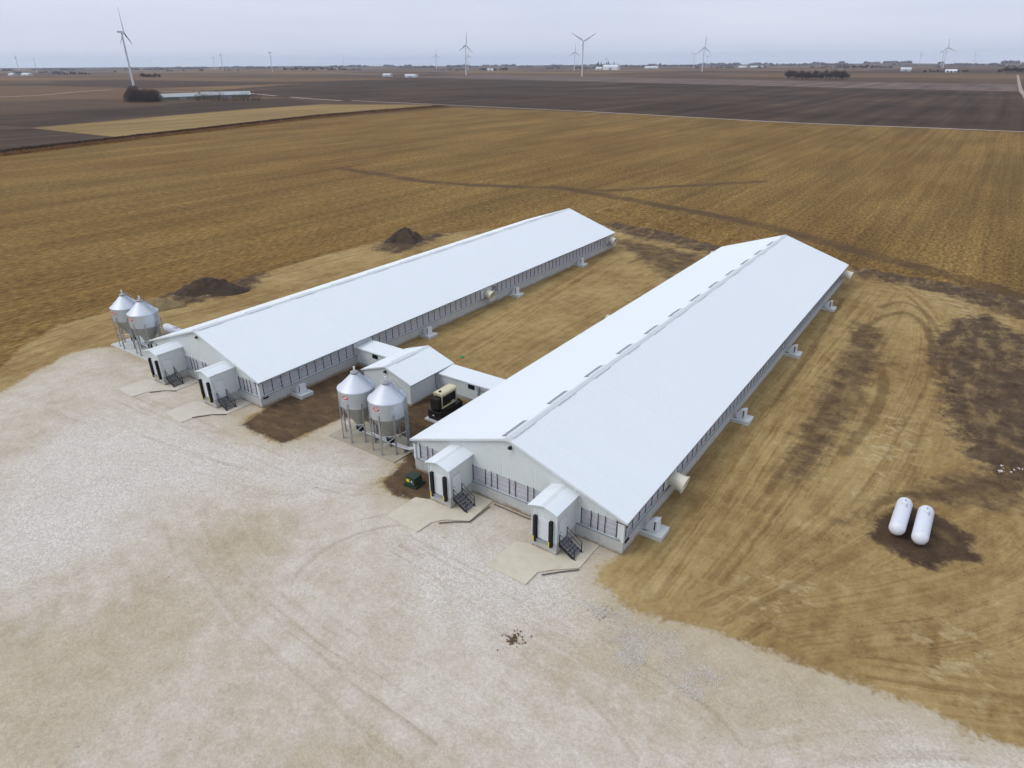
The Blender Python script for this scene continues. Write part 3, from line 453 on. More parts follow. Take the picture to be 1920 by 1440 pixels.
def build_barn(label, ox, oy, right_fans, left_fans, gap=None, panel_bays=()):
    b = thing('livestock_barn', label, 'barn', (ox, oy, 0), 0, 'long white livestock barns')
    x0, x1, y0, y1 = OV, BW - OV, OV * 0.4, BL - OV * 0.4
    roofz = lambda x: HE - 0.05 + (HR - HE) * (1 - abs(x - BW / 2) / (BW / 2)); roofz.brk = [BW / 2]
    f = MB()
    for a in ((x0, x0 + 0.22, y0, y1), (x1 - 0.22, x1, y0, y1), (x0 + 0.22, x1 - 0.22, y0, y0 + 0.22), (x0 + 0.22, x1 - 0.22, y1 - 0.22, y1)): f.box(*a, -0.6, ZC)
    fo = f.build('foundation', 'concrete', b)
    # a ledge of grey timber on the foundation
    MB().box(x0 - 0.03, x1 + 0.03, y0 - 0.03, y0 + 0.05, ZC, ZB - 0.02).box(x0 - 0.03, x0 + 0.05, y0 + 0.05, y1, ZC, ZB - 0.02).box(x1 - 0.05, x1 + 0.03, y0 + 0.05, y1, ZC, ZB - 0.02).build('sill_plate', 'box', b)
    ro = []
    for s, (xa, xb) in enumerate(((0, BW / 2), (BW, BW / 2))):
        ro.append(ribbed_slope(MB(), 0, BL, xa, HE, xb, HR).build('roof_slope', 'roof', b))
    # ridge cap, rake and eave trim
    MB().extr([(BW / 2 - 0.34, HR - 0.075), (BW / 2, HR + 0.075), (BW / 2 + 0.34, HR - 0.075), (BW / 2, HR + 0.045)], 'y', -0.03, BL + 0.03).build('ridge_cap', 'trim', b)
    for ya, yb in ((-0.05, -0.005), (BL + 0.005, BL + 0.05)):
        for sx in (0, 1):
            xe = 0 if sx == 0 else BW
            MB().extr([(xe, HE + 0.035), (BW / 2, HR + 0.035), (BW / 2, HR - 0.19), (xe, HE - 0.19)], 'y', ya, yb).build('rake_trim', 'trim', b)
    for xe, s in ((0, 1), (BW, -1)):
        MB().box(*sorted((xe + s * 0.015, xe + s * 0.05)), 0.0, BL, HE - 0.19, HE - 0.055).build('eave_fascia', 'box', b)
        MB().box(*sorted((xe + s * 0.05, xe + s * (OV + CB))), 0.0, BL, HE - 0.17, HE - 0.14).build('soffit', 'trim', b)
    for k in range(12):
        ya = 0.5 + 7.8 * k; yb = ya + 3.6
        v = MB().extr([(BW / 2 - 0.44, HR - 0.10), (BW / 2 - 0.44, HR - 0.02), (BW / 2 - 0.02, HR + 0.13), (BW / 2 + 0.40, HR - 0.02), (BW / 2 + 0.40, HR - 0.10)], 'y', ya, yb).build('ridge_vent', 'trim', b)
        MB().extr([(BW / 2 - 1.0, HR - 0.336 + 0.025), (BW / 2 - 1.0, HR - 0.336 + 0.06), (BW / 2 - 0.442, HR - 0.015), (BW / 2 - 0.442, HR - 0.10)], 'y', ya + 0.05, yb - 0.05).build('vent_mesh', 'vent', v)
    # gable ends
    for yg, o_ in ((y0 + CB, -1), (y1 - CB, 1)):
        m = ribbed_wall(MB(), 'y', yg, x0 + CB, x1 - CB, ZT, roofz, o_); m.build('gable_wall', 'wall', b)
    # back wall plain below
    ribbed_wall(MB(), 'y', y1 - CB, x0 + CB, x1 - CB, ZC, ZT, 1).build('end_wall', 'wall', b)
    # front openings: curtain bays between the docks
    def band(ax, c, out, a, e, straps):              # one curtain opening
        n_ = -out; lo, hi = sorted((c + n_ * 0.06, c + n_ * 0.10))
        m = MB(); (m.box(lo, hi, a, e, ZB - 0.1, ZT - 0.22) if ax == 'x' else m.box(a, e, lo, hi, ZB - 0.1, ZT - 0.22)); cu = m.build('curtain', 'curtain', b)
        lo2, hi2 = sorted((c + n_ * 0.11, c + n_ * 0.14)); m = MB(); (m.box(lo2, hi2, a, e, ZT - 0.24, ZT + 0.05) if ax == 'x' else m.box(a, e, lo2, hi2, ZT - 0.24, ZT + 0.05)); m.build('curtain_netting', 'vent_light', cu)
        for z in (1.95, 2.48, ZT - 0.24):
            m = MB(); q = c + n_ * 0.03
            m.bar((q, a, z) if ax == 'x' else (a, q, z), (q, e, z) if ax == 'x' else (e, q, z), 0.022); m.build('curtain_cable', 'cable', cu)
        m = MB(); q0, q1 = sorted((c + out * 0.0, c + out * 0.06))
        (m.box(q0, q1, a, e, ZB - 0.03, ZB + 0.05) if ax == 'x' else m.box(a, e, q0, q1, ZB - 0.03, ZB + 0.05)); m.build('bottom_rail', 'trim', cu)
        for s in straps: inst('strap', strap_mesh, cu, (c + out * 0.02, s, ZB - 0.06) if ax == 'x' else (s, c + out * 0.02, ZB - 0.06))
    def panel(ax, c, out, a, e): ribbed_wall(MB(), ax, c, a, e, ZB - 0.03, ZT, out).build('wall_panel', 'trim', b)
    yf = y0 + CB
    for a, e, st_ in ((1.05, 5.3, (1.1, 2.15, 2.85, 4.3, 5.0)), (8.05, 17.25, (8.12, 9.65, 10.37, 11.08, 12.5, 13.2, 14.62, 15.3, 16.7)), (20.35, 24.0, (20.4, 21.38, 22.07, 22.77, 23.9))): band('y', yf, -1, a, e, st_)
    for a, e in ((x0 + CB, 1.05), (5.3, 8.05), (17.25, 20.35), (24.0, x1 - CB)): panel('y', yf, -1, a, e)
    # sides
    for c, out, fans in ((x1 - CB, 1, right_fans), (x0 + CB, -1, left_fans)):
        cuts = sorted([(y0 + CB, 0.75)] + [(q - 1.4, q + 1.9) for q in fans] + [(q - 0.7, q + 0.7) for q in panel_bays if out > 0] + ([gap] if gap and gap[2] == out else []) + [(y1 - 0.7, y1 - CB)])
        pos = cuts[0][1]
        for q in cuts: panel('x', c, out, max(q[0], y0 + CB), min(q[1], y1 - CB))
        for k in range(len(cuts) - 1):
            a, e = cuts[k][1], cuts[k + 1][0]
            if e - a < 0.8: continue
            n = max(1, round((e - a) / 1.36)); band('x', c, out, a, e, [a + 0.06 + (e - a - 0.12) * i / n for i in range(n + 1)])
        for q in fans:
            fo_ = MB().box(*sorted((c, c + out * 0.1)), q - 0.85, q + 0.85, 1.55, 3.2).build('fan_housing', 'trim', b)
            o = inst('fan_cone', cone_mesh, fo_, (c + out * 0.10, q, 2.36)); o.rotation_euler = (0, R(14) if out > 0 else R(-14), 0 if out > 0 else 0); o.scale = (out * 1.12, 1.12, 1.12)
            o2 = inst('fan_blades', blade_mesh, fo_, (c + out * 0.12, q, 2.36)); o2.scale = (out, 1, 1)
        ribbed_wall(MB(), 'x', c, y0 + CB, y1 - CB, ZT, HE - 0.15, out).build('side_fascia', 'wall', b)
    for q in panel_bays:
        MB().box(x1 - CB + 0.02, x1 - CB + 0.22, q - 0.5, q - 0.15, 2.4, 3.0).box(x1 - CB + 0.02, x1 - CB + 0.2, q + 0.05, q + 0.5, 1.9, 2.9).tube([(x1, q - 0.3, 2.4), (x1, q - 0.3, 1.5)], 0.03).tube([(x1, q + 0.2, 1.9), (x1, q + 0.1, 1.4)], 0.04).build('electrical_box', 'box', b)
    # corner posts, winch arms, gable flood light
    for cx_ in (x0, x1): MB().box(cx_ - 0.04 if cx_ == x0 else cx_ - 0.22, cx_ + 0.22 if cx_ == x0 else cx_ + 0.04, y0 - 0.04, y0 + 0.22, ZC + 0.002, HE - 0.19).build('corner_trim', 'trim', b)
    MB().bar((23.9, y0 - 0.10, 3.32), (25.0, y0 - 0.12, 3.36), 0.05).bar((24.95, y0 - 0.12, 3.4), (24.95, y0 - 0.12, 3.15), 0.06).build('curtain_winch', 'black', b)
    MB().bar((0.0, y0 - 0.10, 3.3), (0.95, y0 - 0.10, 3.28), 0.045).build('curtain_winch', 'black', b)
    MB().box(x1 + 0.01, x1 + 0.12, y0 + 0.35, y0 + 1.1, ZC - 0.26, ZC - 0.08).build('hose_bracket', 'black', b)
    inst('flood_light', flood_mesh, b, (BW / 2 + 0.25, yf - 0.02, 6.85))
    return b
build_barn('long white barn nearest the camera, its long side facing the open clay at right', 0, 0, (10.55, 94.3), (47, 94.5), (15.2, 19.0, -1), (52.3,))
build_barn('long white barn farther to the left, beside the corn stubble and soil piles', -49.58, -0.64, (47.1, 94.3), (10.55, 70), (16.0, 19.6, 1), (49.9,))

# ------------------------------------------------------------------ loading docks on the gable ends
def dock(label, x0, yb):                            # x0: left wall, yb: the barn's gable plane
    w, d = 2.6, 3.5; t_ = thing('loading_dock', label, 'loading dock', (x0 + w / 2, yb - d, 0), 0, 'loading docks on the barn ends'); h = w / 2
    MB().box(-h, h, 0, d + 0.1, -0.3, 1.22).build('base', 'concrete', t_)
    arc = lambda x: 4.95 - 0.42 * (abs(x) / (h + 0.2)) ** 1.35; arc.brk = [0]
    ribbed_wall(MB(), 'y', 0.03, -h + 0.03, h - 0.03, 1.22, lambda x: arc(x) - 0.05, -1).build('front_wall', 'wall', t_)
    for s in (-1, 1): ribbed_wall(MB(), 'x', s * (h - 0.03), 0.03, d + 0.1, 1.22, arc(h) - 0.04, s).build('side_wall', 'wall', t_)
    for s in (-1, 1): MB().box(s * h - 0.07, s * h + 0.012 if s > 0 else s * h + 0.07, -0.015, 0.08, 1.225, arc(h) - 0.06).build('corner_trim', 'trim', t_) if s > 0 else MB().box(-h - 0.012, -h + 0.07, -0.015, 0.08, 1.225, arc(h) - 0.06).build('corner_trim', 'trim', t_)
    xs = [-h - 0.2 + (2 * h + 0.4) * i / 12 for i in range(13)]; top = [(x, arc(x)) for x in xs]; bot = [(x, z - 0.06) for x, z in top[::-1]]
    r_ = MB().extr(top + bot, 'y', -0.32, d + 0.02).build('roof', 'roof', t_)
    for i in range(9):
        y_ = -0.2 + 0.42 * i; MB().extr([(x, arc(x) + 0.016) for x in xs] + [(x, arc(x) - 0.01) for x in xs[::-1]], 'y', y_, y_ + 0.04).build('roof_rib', 'roof', r_)
    MB().extr([(-0.16, arc(-0.16) + 0.02), (0.16, arc(0.16) + 0.02), (0.16, arc(0.16) - 0.02), (-0.16, arc(-0.16) - 0.02)], 'y', -0.34, d).build('ridge_cap', 'trim', r_)
    MB().box(-0.62, 0.62, -0.05, 0.03, 1.23, 3.45).build('overhead_door', 'door', t_)
    for k in range(1, 4): MB().box(-0.62, 0.62, -0.056, -0.05, 1.23 + 0.55 * k, 1.245 + 0.55 * k).build('door_seam', 'vent_light', t_)
    MB().box(-0.72, 0.72, -0.26, 0.02, 1.02, 1.14).build('dock_shelf', 'box', t_)
    for s in (-1, 1):
        bu = MB().box(s * 0.80 - 0.15, s * 0.80 + 0.15, -0.30, 0.0, 0.85, 3.55).build('dock_bumper', 'rubber', t_)
        MB().box(s * 0.80 - 0.17, s * 0.80 - 0.05, -0.33, -0.301, 0.86, 1.45).build('yellow_guard', 'yellow', bu)
    dd = MB().box(h, h + 0.05, 0.42, 1.52, 1.23, 3.42).build('side_door', 'door', t_)
    MB().box(h + 0.05, h + 0.075, 0.36, 0.42, 1.225, 3.48).box(h, h + 0.075, 1.52, 1.58, 1.225, 3.48).box(h, h + 0.075, 0.42, 1.52, 3.42, 3.48).build('door_frame', 'trim', dd)
    MB().box(h + 0.05, h + 0.12, 0.50, 0.62, 2.2, 2.27).build('door_handle', 'box', dd)
    # steel stair falling away to the right
    st = MB(); ya, yb_ = 0.38, 1.66; n = 5; xa = h + 0.05; run = 1.45
    stc = thing_part('staircase', t_)
    for k in range(n): MB().box(xa + run * k / n, xa + run * (k + 1) / n + 0.03, ya + 0.03, yb_ - 0.03, 1.12 - 0.2 * k - 0.05, 1.12 - 0.2 * k).build('step', 'tread', stc)
    for y in (ya, yb_):
        MB().extr([(xa, 1.12), (xa + run + 0.25, 0.08), (xa + run + 0.25, 0.0), (xa + run - 0.05, 0.0), (xa, 0.85)], 'y', y - 0.03, y + 0.03).build('stringer', 'black', stc)
        m = MB()
        for hh in (0.5, 1.0): m.bar((xa + 0.05, y, 1.10 + hh), (xa + run + 0.1, y, 0.12 + hh), 0.035)
        m.bar((xa + 0.05, y, 1.0), (xa + 0.05, y, 2.12), 0.04).bar((xa + run + 0.1, y, 0.05), (xa + run + 0.1, y, 1.14), 0.04); m.build('handrail', 'black', stc)
    return t_
def thing_part(name, parent):                       # an intermediate part that only groups its pieces
    o = bpy.data.objects.new(name, None); C.objects.link(o); o.parent = parent; return o
dock('white loading dock at the right corner of the near barn, closest to the camera', 17.35, 0.25)
dock('white loading dock of the near barn beside the green transformer box', 5.45, 0.25)
dock('white loading dock of the far left barn closest to its grey feed bins', -43.9, -0.39)
dock('white loading dock of the far left barn closest to the dark bare soil', -32.1, -0.39)
def slab(label, pts, z, name='concrete_apron', mat='slab', cat='apron'):
    return tag(MB().prism(pts, -0.2, z).build(name, mat), label, cat)
slab('tan concrete apron under the dock at the right corner of the near barn', [(15.6, -7.7), (19.7, -7.7), (19.75, -5.9), (20.7, -4.9), (22.4, -3.5), (22.4, 0.1), (19.9, 0.1), (19.9, -3.2), (17.4, -3.2), (15.9, -3.7)], 0.05)
slab('tan concrete apron under the dock beside the green transformer', [(3.7, -7.6), (7.7, -7.7), (7.85, -5.9), (8.6, -4.9), (10.7, -3.7), (10.6, 0.1), (8.0, 0.1), (8.0, -3.2), (5.5, -3.2), (3.9, -3.8)], 0.05)
slab('pale concrete apron at the left dock of the far left barn', [(-45.6, -8.0), (-41.7, -8.3), (-41.4, -6.3), (-38.7, -4.0), (-38.7, -0.5), (-41.4, -0.5), (-41.4, -3.6), (-43.8, -3.6), (-45.4, -4.4)], 0.025, mat='slab_pale')
slab('pale concrete apron at the right dock of the far left barn', [(-34.0, -8.2), (-29.9, -8.5), (-29.7, -6.3), (-27.2, -4.0), (-27.2, -0.5), (-29.6, -0.5), (-29.6, -3.6), (-32.0, -3.6), (-33.7, -4.4)], 0.025, mat='slab_pale')
def board(label, pts):
    o = MB().tube([(x, y, 0.03) for x, y in pts], 0.06, 4).build('form_board', 'board'); return tag(o, label, 'board')
board('dark form board lying along the apron of the nearest dock', [(20.2, -6.0), (21.2, -4.9), (22.5, -3.65)])
board('dark form board lying along the apron near the transformer dock', [(8.5, -5.6), (9.6, -4.6), (10.8, -3.8), (10.9, -0.8)])
board('dark form board beside the pale apron of the left barn, right dock', [(-29.9, -7.0), (-28.6, -5.2), (-27.1, -4.1)])
board('dark form board beside the pale apron of the left barn, left dock', [(-41.0, -6.2), (-39.6, -4.6), (-38.4, -4.0)])
board('dark timber strip on the gravel between the two near docks', [(11.0, -0.25), (14.2, -0.25), (17.2, -0.2)])

# ------------------------------------------------------------------ pit fans on concrete pads along the sides
def pit_fan(label, x, y):
    t_ = thing('pit_fan', label, 'fan', (x, y, 0), 0, 'hooded pit fans along the barn sides')
    MB().prism([(0.0, -1.0), (2.1, -1.0), (2.1, 1.0), (0.0, 1.0)], -0.3, 0.34).build('concrete_pad', 'pad', t_)
    prof = [(0.35, 0.34), (1.35, 0.34), (1.35, 1.50)] + [(1.35 - 1.0 * math.sin(a), 0.50 + 1.0 * math.cos(a)) for a in (R(q) for q in (12, 25, 40, 55, 70, 84))]
    MB().extr(prof, 'y', -0.42, 0.42).build('fan_hood', 'white', t_)
    MB().box(1.12, 1.24, -0.445, -0.424, 0.5, 1.42).build('hood_slot', 'black', t_)
    MB().box(1.352, 1.40, -0.48, 0.48, 0.36, 1.56).build('hood_lip', 'white', t_)
    MB().tube([(0.1, -0.7, 0.36), (0.3, -0.72, 0.42), (0.55, -0.66, 0.36)], 0.035, 6).build('hose', 'black', t_)
for lab, y in (('nearest the camera', 4.7), ('second from the camera', 30.4), ('third from the camera', 54.4), ('farthest from the camera', 78.6)):
    pit_fan('white pit fan along the near barn, ' + lab, BW - OV, y)
for lab, y in (('beside the dark soil and feed bins', 4.9), ('just behind the low connecting corridor', 29.8), ('next to the cream fan cone mid barn', 54.4), ('nearest the far end', 78.8)):
    pit_fan('white pit fan along the left barn, ' + lab, -49.58 + BW - OV, y)

# ------------------------------------------------------------------ office between the barns, with two corridors
ob = thing('office_building', 'small white gabled building standing between the two long barns', 'building', (-13.9, 10.4, 0))
ow, ol, oe, orr = 4.4, 8.33, 2.94, 4.43
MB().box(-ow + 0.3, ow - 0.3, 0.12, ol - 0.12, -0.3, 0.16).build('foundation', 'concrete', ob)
oz = lambda x: oe - 0.05 + (orr - oe) * (1 - abs(x) / ow); oz.brk = [0]
for y, s in ((0.16, -1), (ol - 0.16, 1)): ribbed_wall(MB(), 'y', y, -ow + 0.34, ow - 0.34, 0.16, oz, s).build('gable_wall', 'wall', ob)
for s in (-1, 1): ribbed_wall(MB(), 'x', s * (ow - 0.34), 0.16, ol - 0.16, 0.16, oe, s).build('side_wall', 'wall', ob)
for s in (-1, 1):
    rf = ribbed_slope(MB(), 0, ol, s * ow, oe, 0, orr).build('roof_slope', 'roof', ob)
    MB().box(*sorted((s * (ow - 0.012), s * (ow - 0.05))), 0, ol, oe - 0.17, oe - 0.053).build('eave_fascia', 'box', ob)
    for ya in (-0.05, ol + 0.005): MB().extr([(s * ow, oe + 0.03), (0, orr + 0.03), (0, orr - 0.15), (s * ow, oe - 0.15)], 'y', ya, ya + 0.045).build('rake_trim', 'trim', ob)
MB().extr([(-0.3, orr - 0.06), (0, orr + 0.07), (0.3, orr - 0.06), (0, orr + 0.04)], 'y', -0.02, ol + 0.02).build('ridge_cap', 'trim', ob)
v = MB().extr([(-0.42, orr - 0.10), (-0.42, orr - 0.01), (-0.02, orr + 0.12), (0.34, orr - 0.01), (0.34, orr - 0.10)], 'y', 1.7, 5.6).build('ridge_vent', 'trim', ob)
MB().box(-0.53, -0.425, 1.8, 5.5, orr - 0.16, orr - 0.03).build('vent_mesh', 'vent_light', v)
inst('flood_light', flood_mesh, ob, (0.05, 0.13, 3.72))
MB().tube([(ow - 0.26, 4.9, 2.6), (ow - 0.26, 4.9, 0.5), (ow - 0.12, 5.1, 0.3)], 0.06).build('downpipe', 'box', ob)
MB().box(-1.1, -0.15, 0.10, 0.15, 0.17, 2.2).build('front_door', 'door', ob)
def corridor(label, xa, xb, y0, y1, wx):
    t_ = thing('connecting_corridor', label, 'corridor', ((xa + xb) / 2, y0, 0), 0, 'corridors beside the small gabled building'); h = (xb - xa) / 2; d = y1 - y0
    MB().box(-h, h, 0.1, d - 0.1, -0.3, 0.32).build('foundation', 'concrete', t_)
    ribbed_wall(MB(), 'y', 0.14, -h, h, 0.32, 2.62, -1).build('front_wall', 'wall', t_); ribbed_wall(MB(), 'y', d - 0.14, -h, h, 0.32, 2.7, 1).build('back_wall', 'wall', t_)
    k = ribbed_slope(MB(), -h, h, 0.0, 2.66, d, 2.86); k.v = [(y, x, z) for x, y, z in k.v]; k.build('roof', 'roof', t_)
    MB().box(-h, h, -0.03, 0.012, 2.48, 2.655).build('eave_fascia', 'trim', t_); MB().box(-h, h, 0.05, 0.16, 0.325, 0.40).build('base_trim', 'vent', t_)
    w_ = MB().box(wx - 0.50, wx + 0.50, 0.06, 0.135, 1.78, 1.83).box(wx - 0.50, wx + 0.50, 0.06, 0.135, 2.37, 2.42).box(wx - 0.50, wx - 0.45, 0.06, 0.135, 1.83, 2.37).box(wx + 0.45, wx + 0.5, 0.06, 0.135, 1.83, 2.37).box(wx - 0.025, wx + 0.025, 0.06, 0.135, 1.83, 2.37).build('window', 'black', t_)
    for s in (-1, 1): MB().box(wx + s * 0.2375 - 0.2125, wx + s * 0.2375 + 0.2125, 0.09, 0.12, 1.83, 2.37).build('pane', 'glass', w_)
    return t_
corridor('low white corridor joining the small building to the left barn', -25.0, -17.95, 15.6, 18.6, 0.2)
cr_ = corridor('low white corridor joining the small building to the near barn', -9.85, 0.45, 15.6, 18.6, 0.5)
MB().box(1.45, 1.85, -0.06, 0.12, 1.75, 2.45).box(1.5, 1.8, -0.04, 0.12, 1.15, 1.6).build('electrical_box', 'box', cr_)
MB().tube([(1.65, 0.05, 1.2), (1.65, 0.05, 0.35)], 0.04).tube([(1.85, 0.05, 2.1), (3.2, 0.05, 2.05), (3.3, 0.05, 1.5)], 0.04).tube([(1.85, 0.05, 1.95), (3.0, 0.05, 1.9)], 0.035).build('conduit', 'box', cr_)

# ------------------------------------------------------------------ feed bins
NB = 40
def lathe_part(prof, n=NB): return MB().lathe(prof, n)
RB = 2.05; LEGS = 8
def corr_prof(r, z0, z1, n=18):
    return [(r + (0.022 if i % 2 else 0), z0 + (z1 - z0) * i / n) for i in range(n + 1)]
bin_parts = {}
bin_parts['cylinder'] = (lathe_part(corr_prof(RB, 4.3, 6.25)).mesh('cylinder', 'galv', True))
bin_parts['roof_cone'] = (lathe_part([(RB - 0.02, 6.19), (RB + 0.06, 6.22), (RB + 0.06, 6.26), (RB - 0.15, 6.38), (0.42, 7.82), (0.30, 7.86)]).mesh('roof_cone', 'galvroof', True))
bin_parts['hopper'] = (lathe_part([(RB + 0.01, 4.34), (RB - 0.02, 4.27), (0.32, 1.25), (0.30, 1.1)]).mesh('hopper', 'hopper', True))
bin_parts['fill_cap'] = (lathe_part([(0.40, 7.78), (0.40, 7.96), (0.46, 7.98), (0.46, 8.06), (0.20, 8.18), (0.0, 8.2)], 20).tube([(0, 0, 8.1), (0, 0, 8.65)], 0.09, 10).mesh('fill_cap', 'leg'))
bin_parts['vent_pipe'] = MB().tube([(0.05, 0, 8.2), (0.05, 0, 8.72)], 0.105, 10).mesh('vent_pipe', 'pvc')
bin_parts['auger_boot'] = MB().box(-0.38, 0.38, -0.34, 0.34, 0.62, 1.15).box(-0.5, 0.5, -0.2, 0.2, 0.5, 0.62).mesh('auger_boot', 'rubber')
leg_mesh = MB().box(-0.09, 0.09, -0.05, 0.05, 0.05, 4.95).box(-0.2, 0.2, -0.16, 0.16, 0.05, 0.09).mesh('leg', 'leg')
br = MB(); ch = 2 * (RB + 0.03) * math.sin(PI / LEGS)
brace_mesh = MB().bar((0, 0, 1.0), (ch, 0, 2.3), 0.035).bar((0, 0, 2.3), (ch, 0, 1.0), 0.035).mesh('brace', 'galv')
ring_mesh = MB().bar((0, 0, 2.35), (ch, 0, 2.35), 0.035).mesh('girt', 'galv')
lad = MB()
for s in (-0.2, 0.2):
    lad.bar((RB + 0.16, s, 0.4), (RB + 0.16, s, 6.45), 0.035).bar((RB + 0.16, s, 6.45), (0.5, s, 8.0), 0.04)
    lad.bar((RB + 0.30, s * 1.6, 6.5), (0.62, s * 1.6, 8.3), 0.035)
for k in range(20): lad.bar((RB + 0.16, -0.2, 0.6 + 0.3 * k), (RB + 0.16, 0.2, 0.6 + 0.3 * k), 0.018)
for k in range(8): q = (k + 0.5) / 8; x_ = RB + 0.16 + (0.5 - RB - 0.16) * q; z_ = 6.45 + 1.55 * q; lad.bar((x_, -0.2, z_), (x_, 0.2, z_), 0.018); (lad.bar((x_, -0.32, z_ + 0.3), (x_, -0.2, z_), 0.016).bar((x_, 0.32, z_ + 0.3), (x_, 0.2, z_), 0.016) if k % 2 else 0)
bin_parts['ladder'] = lad.mesh('ladder', 'ladder')
# red oval maker's plate with white letters, bent round the cylinder
def bent(mb_v, r): return [((r + z) * math.cos(x / RB), (r + z) * math.sin(x / RB), y) for x, y, z in mb_v]
def oval(a, b, z): n = 28; return MB().add([(0, 0, z)] + [(a * math.cos(2 * PI * i / n), b * math.sin(2 * PI * i / n), z) for i in range(n)], [(0, 1 + i, 1 + (i + 1) % n) for i in range(n)])
ov1 = oval(0.46, 0.30, 0); ov1.v = bent(ov1.v, RB + 0.035); plate_w = ov1.mesh('maker_plate', 'white')
ov2 = oval(0.40, 0.25, 0); ov2.v = bent(ov2.v, RB + 0.043); plate_r = ov2.mesh('plate_face', 'red')
fc = bpy.data.curves.new('txt', 'FONT'); fc.body = 'AP'; fc.size = 0.42; fc.align_x = 'CENTER'; fc.align_y = 'CENTER'; fc.offset = 0.012; fc.shear = 0.2; fc.resolution_u = 2
fo = bpy.data.objects.new('txt', fc); C.objects.link(fo); bpy.context.view_layer.update()
tm = bpy.data.meshes.new_from_object(fo.evaluated_get(bpy.context.evaluated_depsgraph_get())); bpy.data.objects.remove(fo)
plate_t = bpy.data.meshes.new('plate_letters'); plate_t.from_pydata(bent([(v.co.x, v.co.y, 0) for v in tm.vertices], RB + 0.051), [], [tuple(p_.vertices) for p_ in tm.polygons]); plate_t.materials.append(M_['white'])
def feed_bin(label, x, y):
    t_ = thing('feed_bin', label, 'feed bin', (x, y, 0), 0, 'galvanised feed bins')
    for k, m in bin_parts.items(): inst(k, m, t_, (0, 0, 0), R(22) if k == 'ladder' else 0)
    for k in range(LEGS):
        a = 2 * PI * (k + 0.35) / LEGS; px, py = (RB + 0.03) * math.cos(a), (RB + 0.03) * math.sin(a); l_ = inst('leg', leg_mesh, t_, (px, py, 0), a + PI / 2)
        dirn = a + PI / LEGS + PI / 2
        inst('girt', ring_mesh, t_, (px, py, 0), dirn)
        if k % 2 == 0: inst('brace', brace_mesh, t_, (px, py, 0), dirn)
    pl = inst('maker_plate', plate_w, t_, (0, 0, 5.72), R(-80)); inst('plate_face', plate_r, pl); inst('plate_letters', plate_t, pl)
feed_bin('galvanised feed bin of the central pair, right one, beside the near barn roof', -4.98, 2.0)
feed_bin('galvanised feed bin of the central pair, left one, in front of the small gabled building', -9.75, 1.95)
feed_bin('galvanised feed bin at far left, nearer the left barn gable', -54.3, 1.6)
feed_bin('leftmost galvanised feed bin, at the edge of the gravel', -59.2, 1.6)
slab('soiled concrete pad under the central pair of feed bins', [(-12.7, -0.4), (-2.3, -0.35), (-2.2, 4.3), (-12.6, 4.3)], 0.06, 'bin_pad', 'pad_soiled', 'concrete pad')
slab('pale concrete pad under the two feed bins at far left', [(-62.2, -0.7), (-51.3, -0.7), (-51.2, 4.2), (-62.2, 4.2)], 0.06, 'bin_pad', 'pad', 'concrete pad')
def auger(label, pts):
    t_ = thing('feed_auger', label, 'auger', pts[0][:2] + (0,), 0, 'white feed augers'); p0 = Vector((pts[0][0], pts[0][1], 0))
    for off in (-0.16, 0.16): MB().tube([tuple(Vector(q) - p0 + Vector((0, off, 0))) for q in curve3(pts)], 0.085, 8).build('auger_tube', 'pvc', t_, True)
    for q in pts[1:-1]: k = Vector(q) - p0; MB().box(k.x - 0.06, k.x + 0.06, k.y - 0.3, k.y + 0.3, 0.06, k.z - 0.05).build('support', 'leg', t_)
def curve3(p, n=5):
    xy = curve([(a[0], a[1]) for a in p], n); xz = curve([(a[0], a[2]) for a in p], n); return [(a[0], a[1], b[1]) for a, b in zip(xy, xz)]
auger('white feed auger tubes under the central pair of bins', [(-9.75, 1.95, 0.62), (-7.3, 1.95, 0.6), (-4.9, 1.95, 0.6), (-2.7, 1.95, 0.6), (-1.4, 2.0, 1.0), (0.5, 2.2, 2.3)])
auger('white feed auger tubes under the two bins at far left', [(-59.2, 1.6, 0.62), (-56.7, 1.6, 0.6), (-54.3, 1.6, 0.6), (-52.2, 1.6, 0.6), (-50.8, 1.65, 1.0), (-49.1, 1.8, 2.3)])

# ------------------------------------------------------------------ generator, transformer, tanks, small things
g_ = thing('generator', 'cream and black standby generator on a black tank behind the near barn roof', 'generator', (-4.85, 11.2, 0))
MB().prism([(-1.3, -2.3), (1.3, -2.3), (1.3, 2.6), (-1.3, 2.6)], -0.2, 0.12).build('concrete_pad', 'pad', g_)
bt = MB().box(-0.95, 0.95, -2.0, 2.3, 0.12, 1.18).build('fuel_tank', 'black', g_)
MB().box(-0.98, 0.98, -2.03, -1.75, 1.18, 1.24).box(-0.6, -0.2, -1.7, -1.2, 1.18, 1.34).build('tank_cap', 'louvre', bt); MB().box(-0.25, 0.0, -2.012, -2.0, 0.62, 0.78).build('tank_label', 'white', bt)
MB().box(-0.62, 0.62, -1.15, 1.6, 1.40, 1.62).box(-0.64, -0.54, -1.15, -1.05, 1.62, 3.2).box(0.54, 0.64, -1.15, -1.05, 1.62, 3.2).box(-0.64, -0.54, 1.5, 1.6, 1.62, 3.2).box(0.54, 0.64, 1.5, 1.6, 1.62, 3.2).box(-0.62, 0.62, -1.1, 1.55, 2.95, 3.2).build('frame', 'gencream', g_)
MB().extr([(-0.68, 3.20), (0.68, 3.20), (0.70, 3.30), (0.5, 3.44), (-0.5, 3.44), (-0.70, 3.30)], 'y', -1.25, 1.65).build('roof', 'gencream', g_)
MB().lathe([(0.17, 3.44), (0.17, 3.56), (0.13, 3.56), (0.12, 3.45), (0, 3.45)], 14, (0.1, -0.8)).build('exhaust_port', 'louvre', g_)
lv = MB().box(-0.56, 0.56, -1.0, 1.45, 1.62, 2.95).build('louvre_panel', 'louvre', g_)
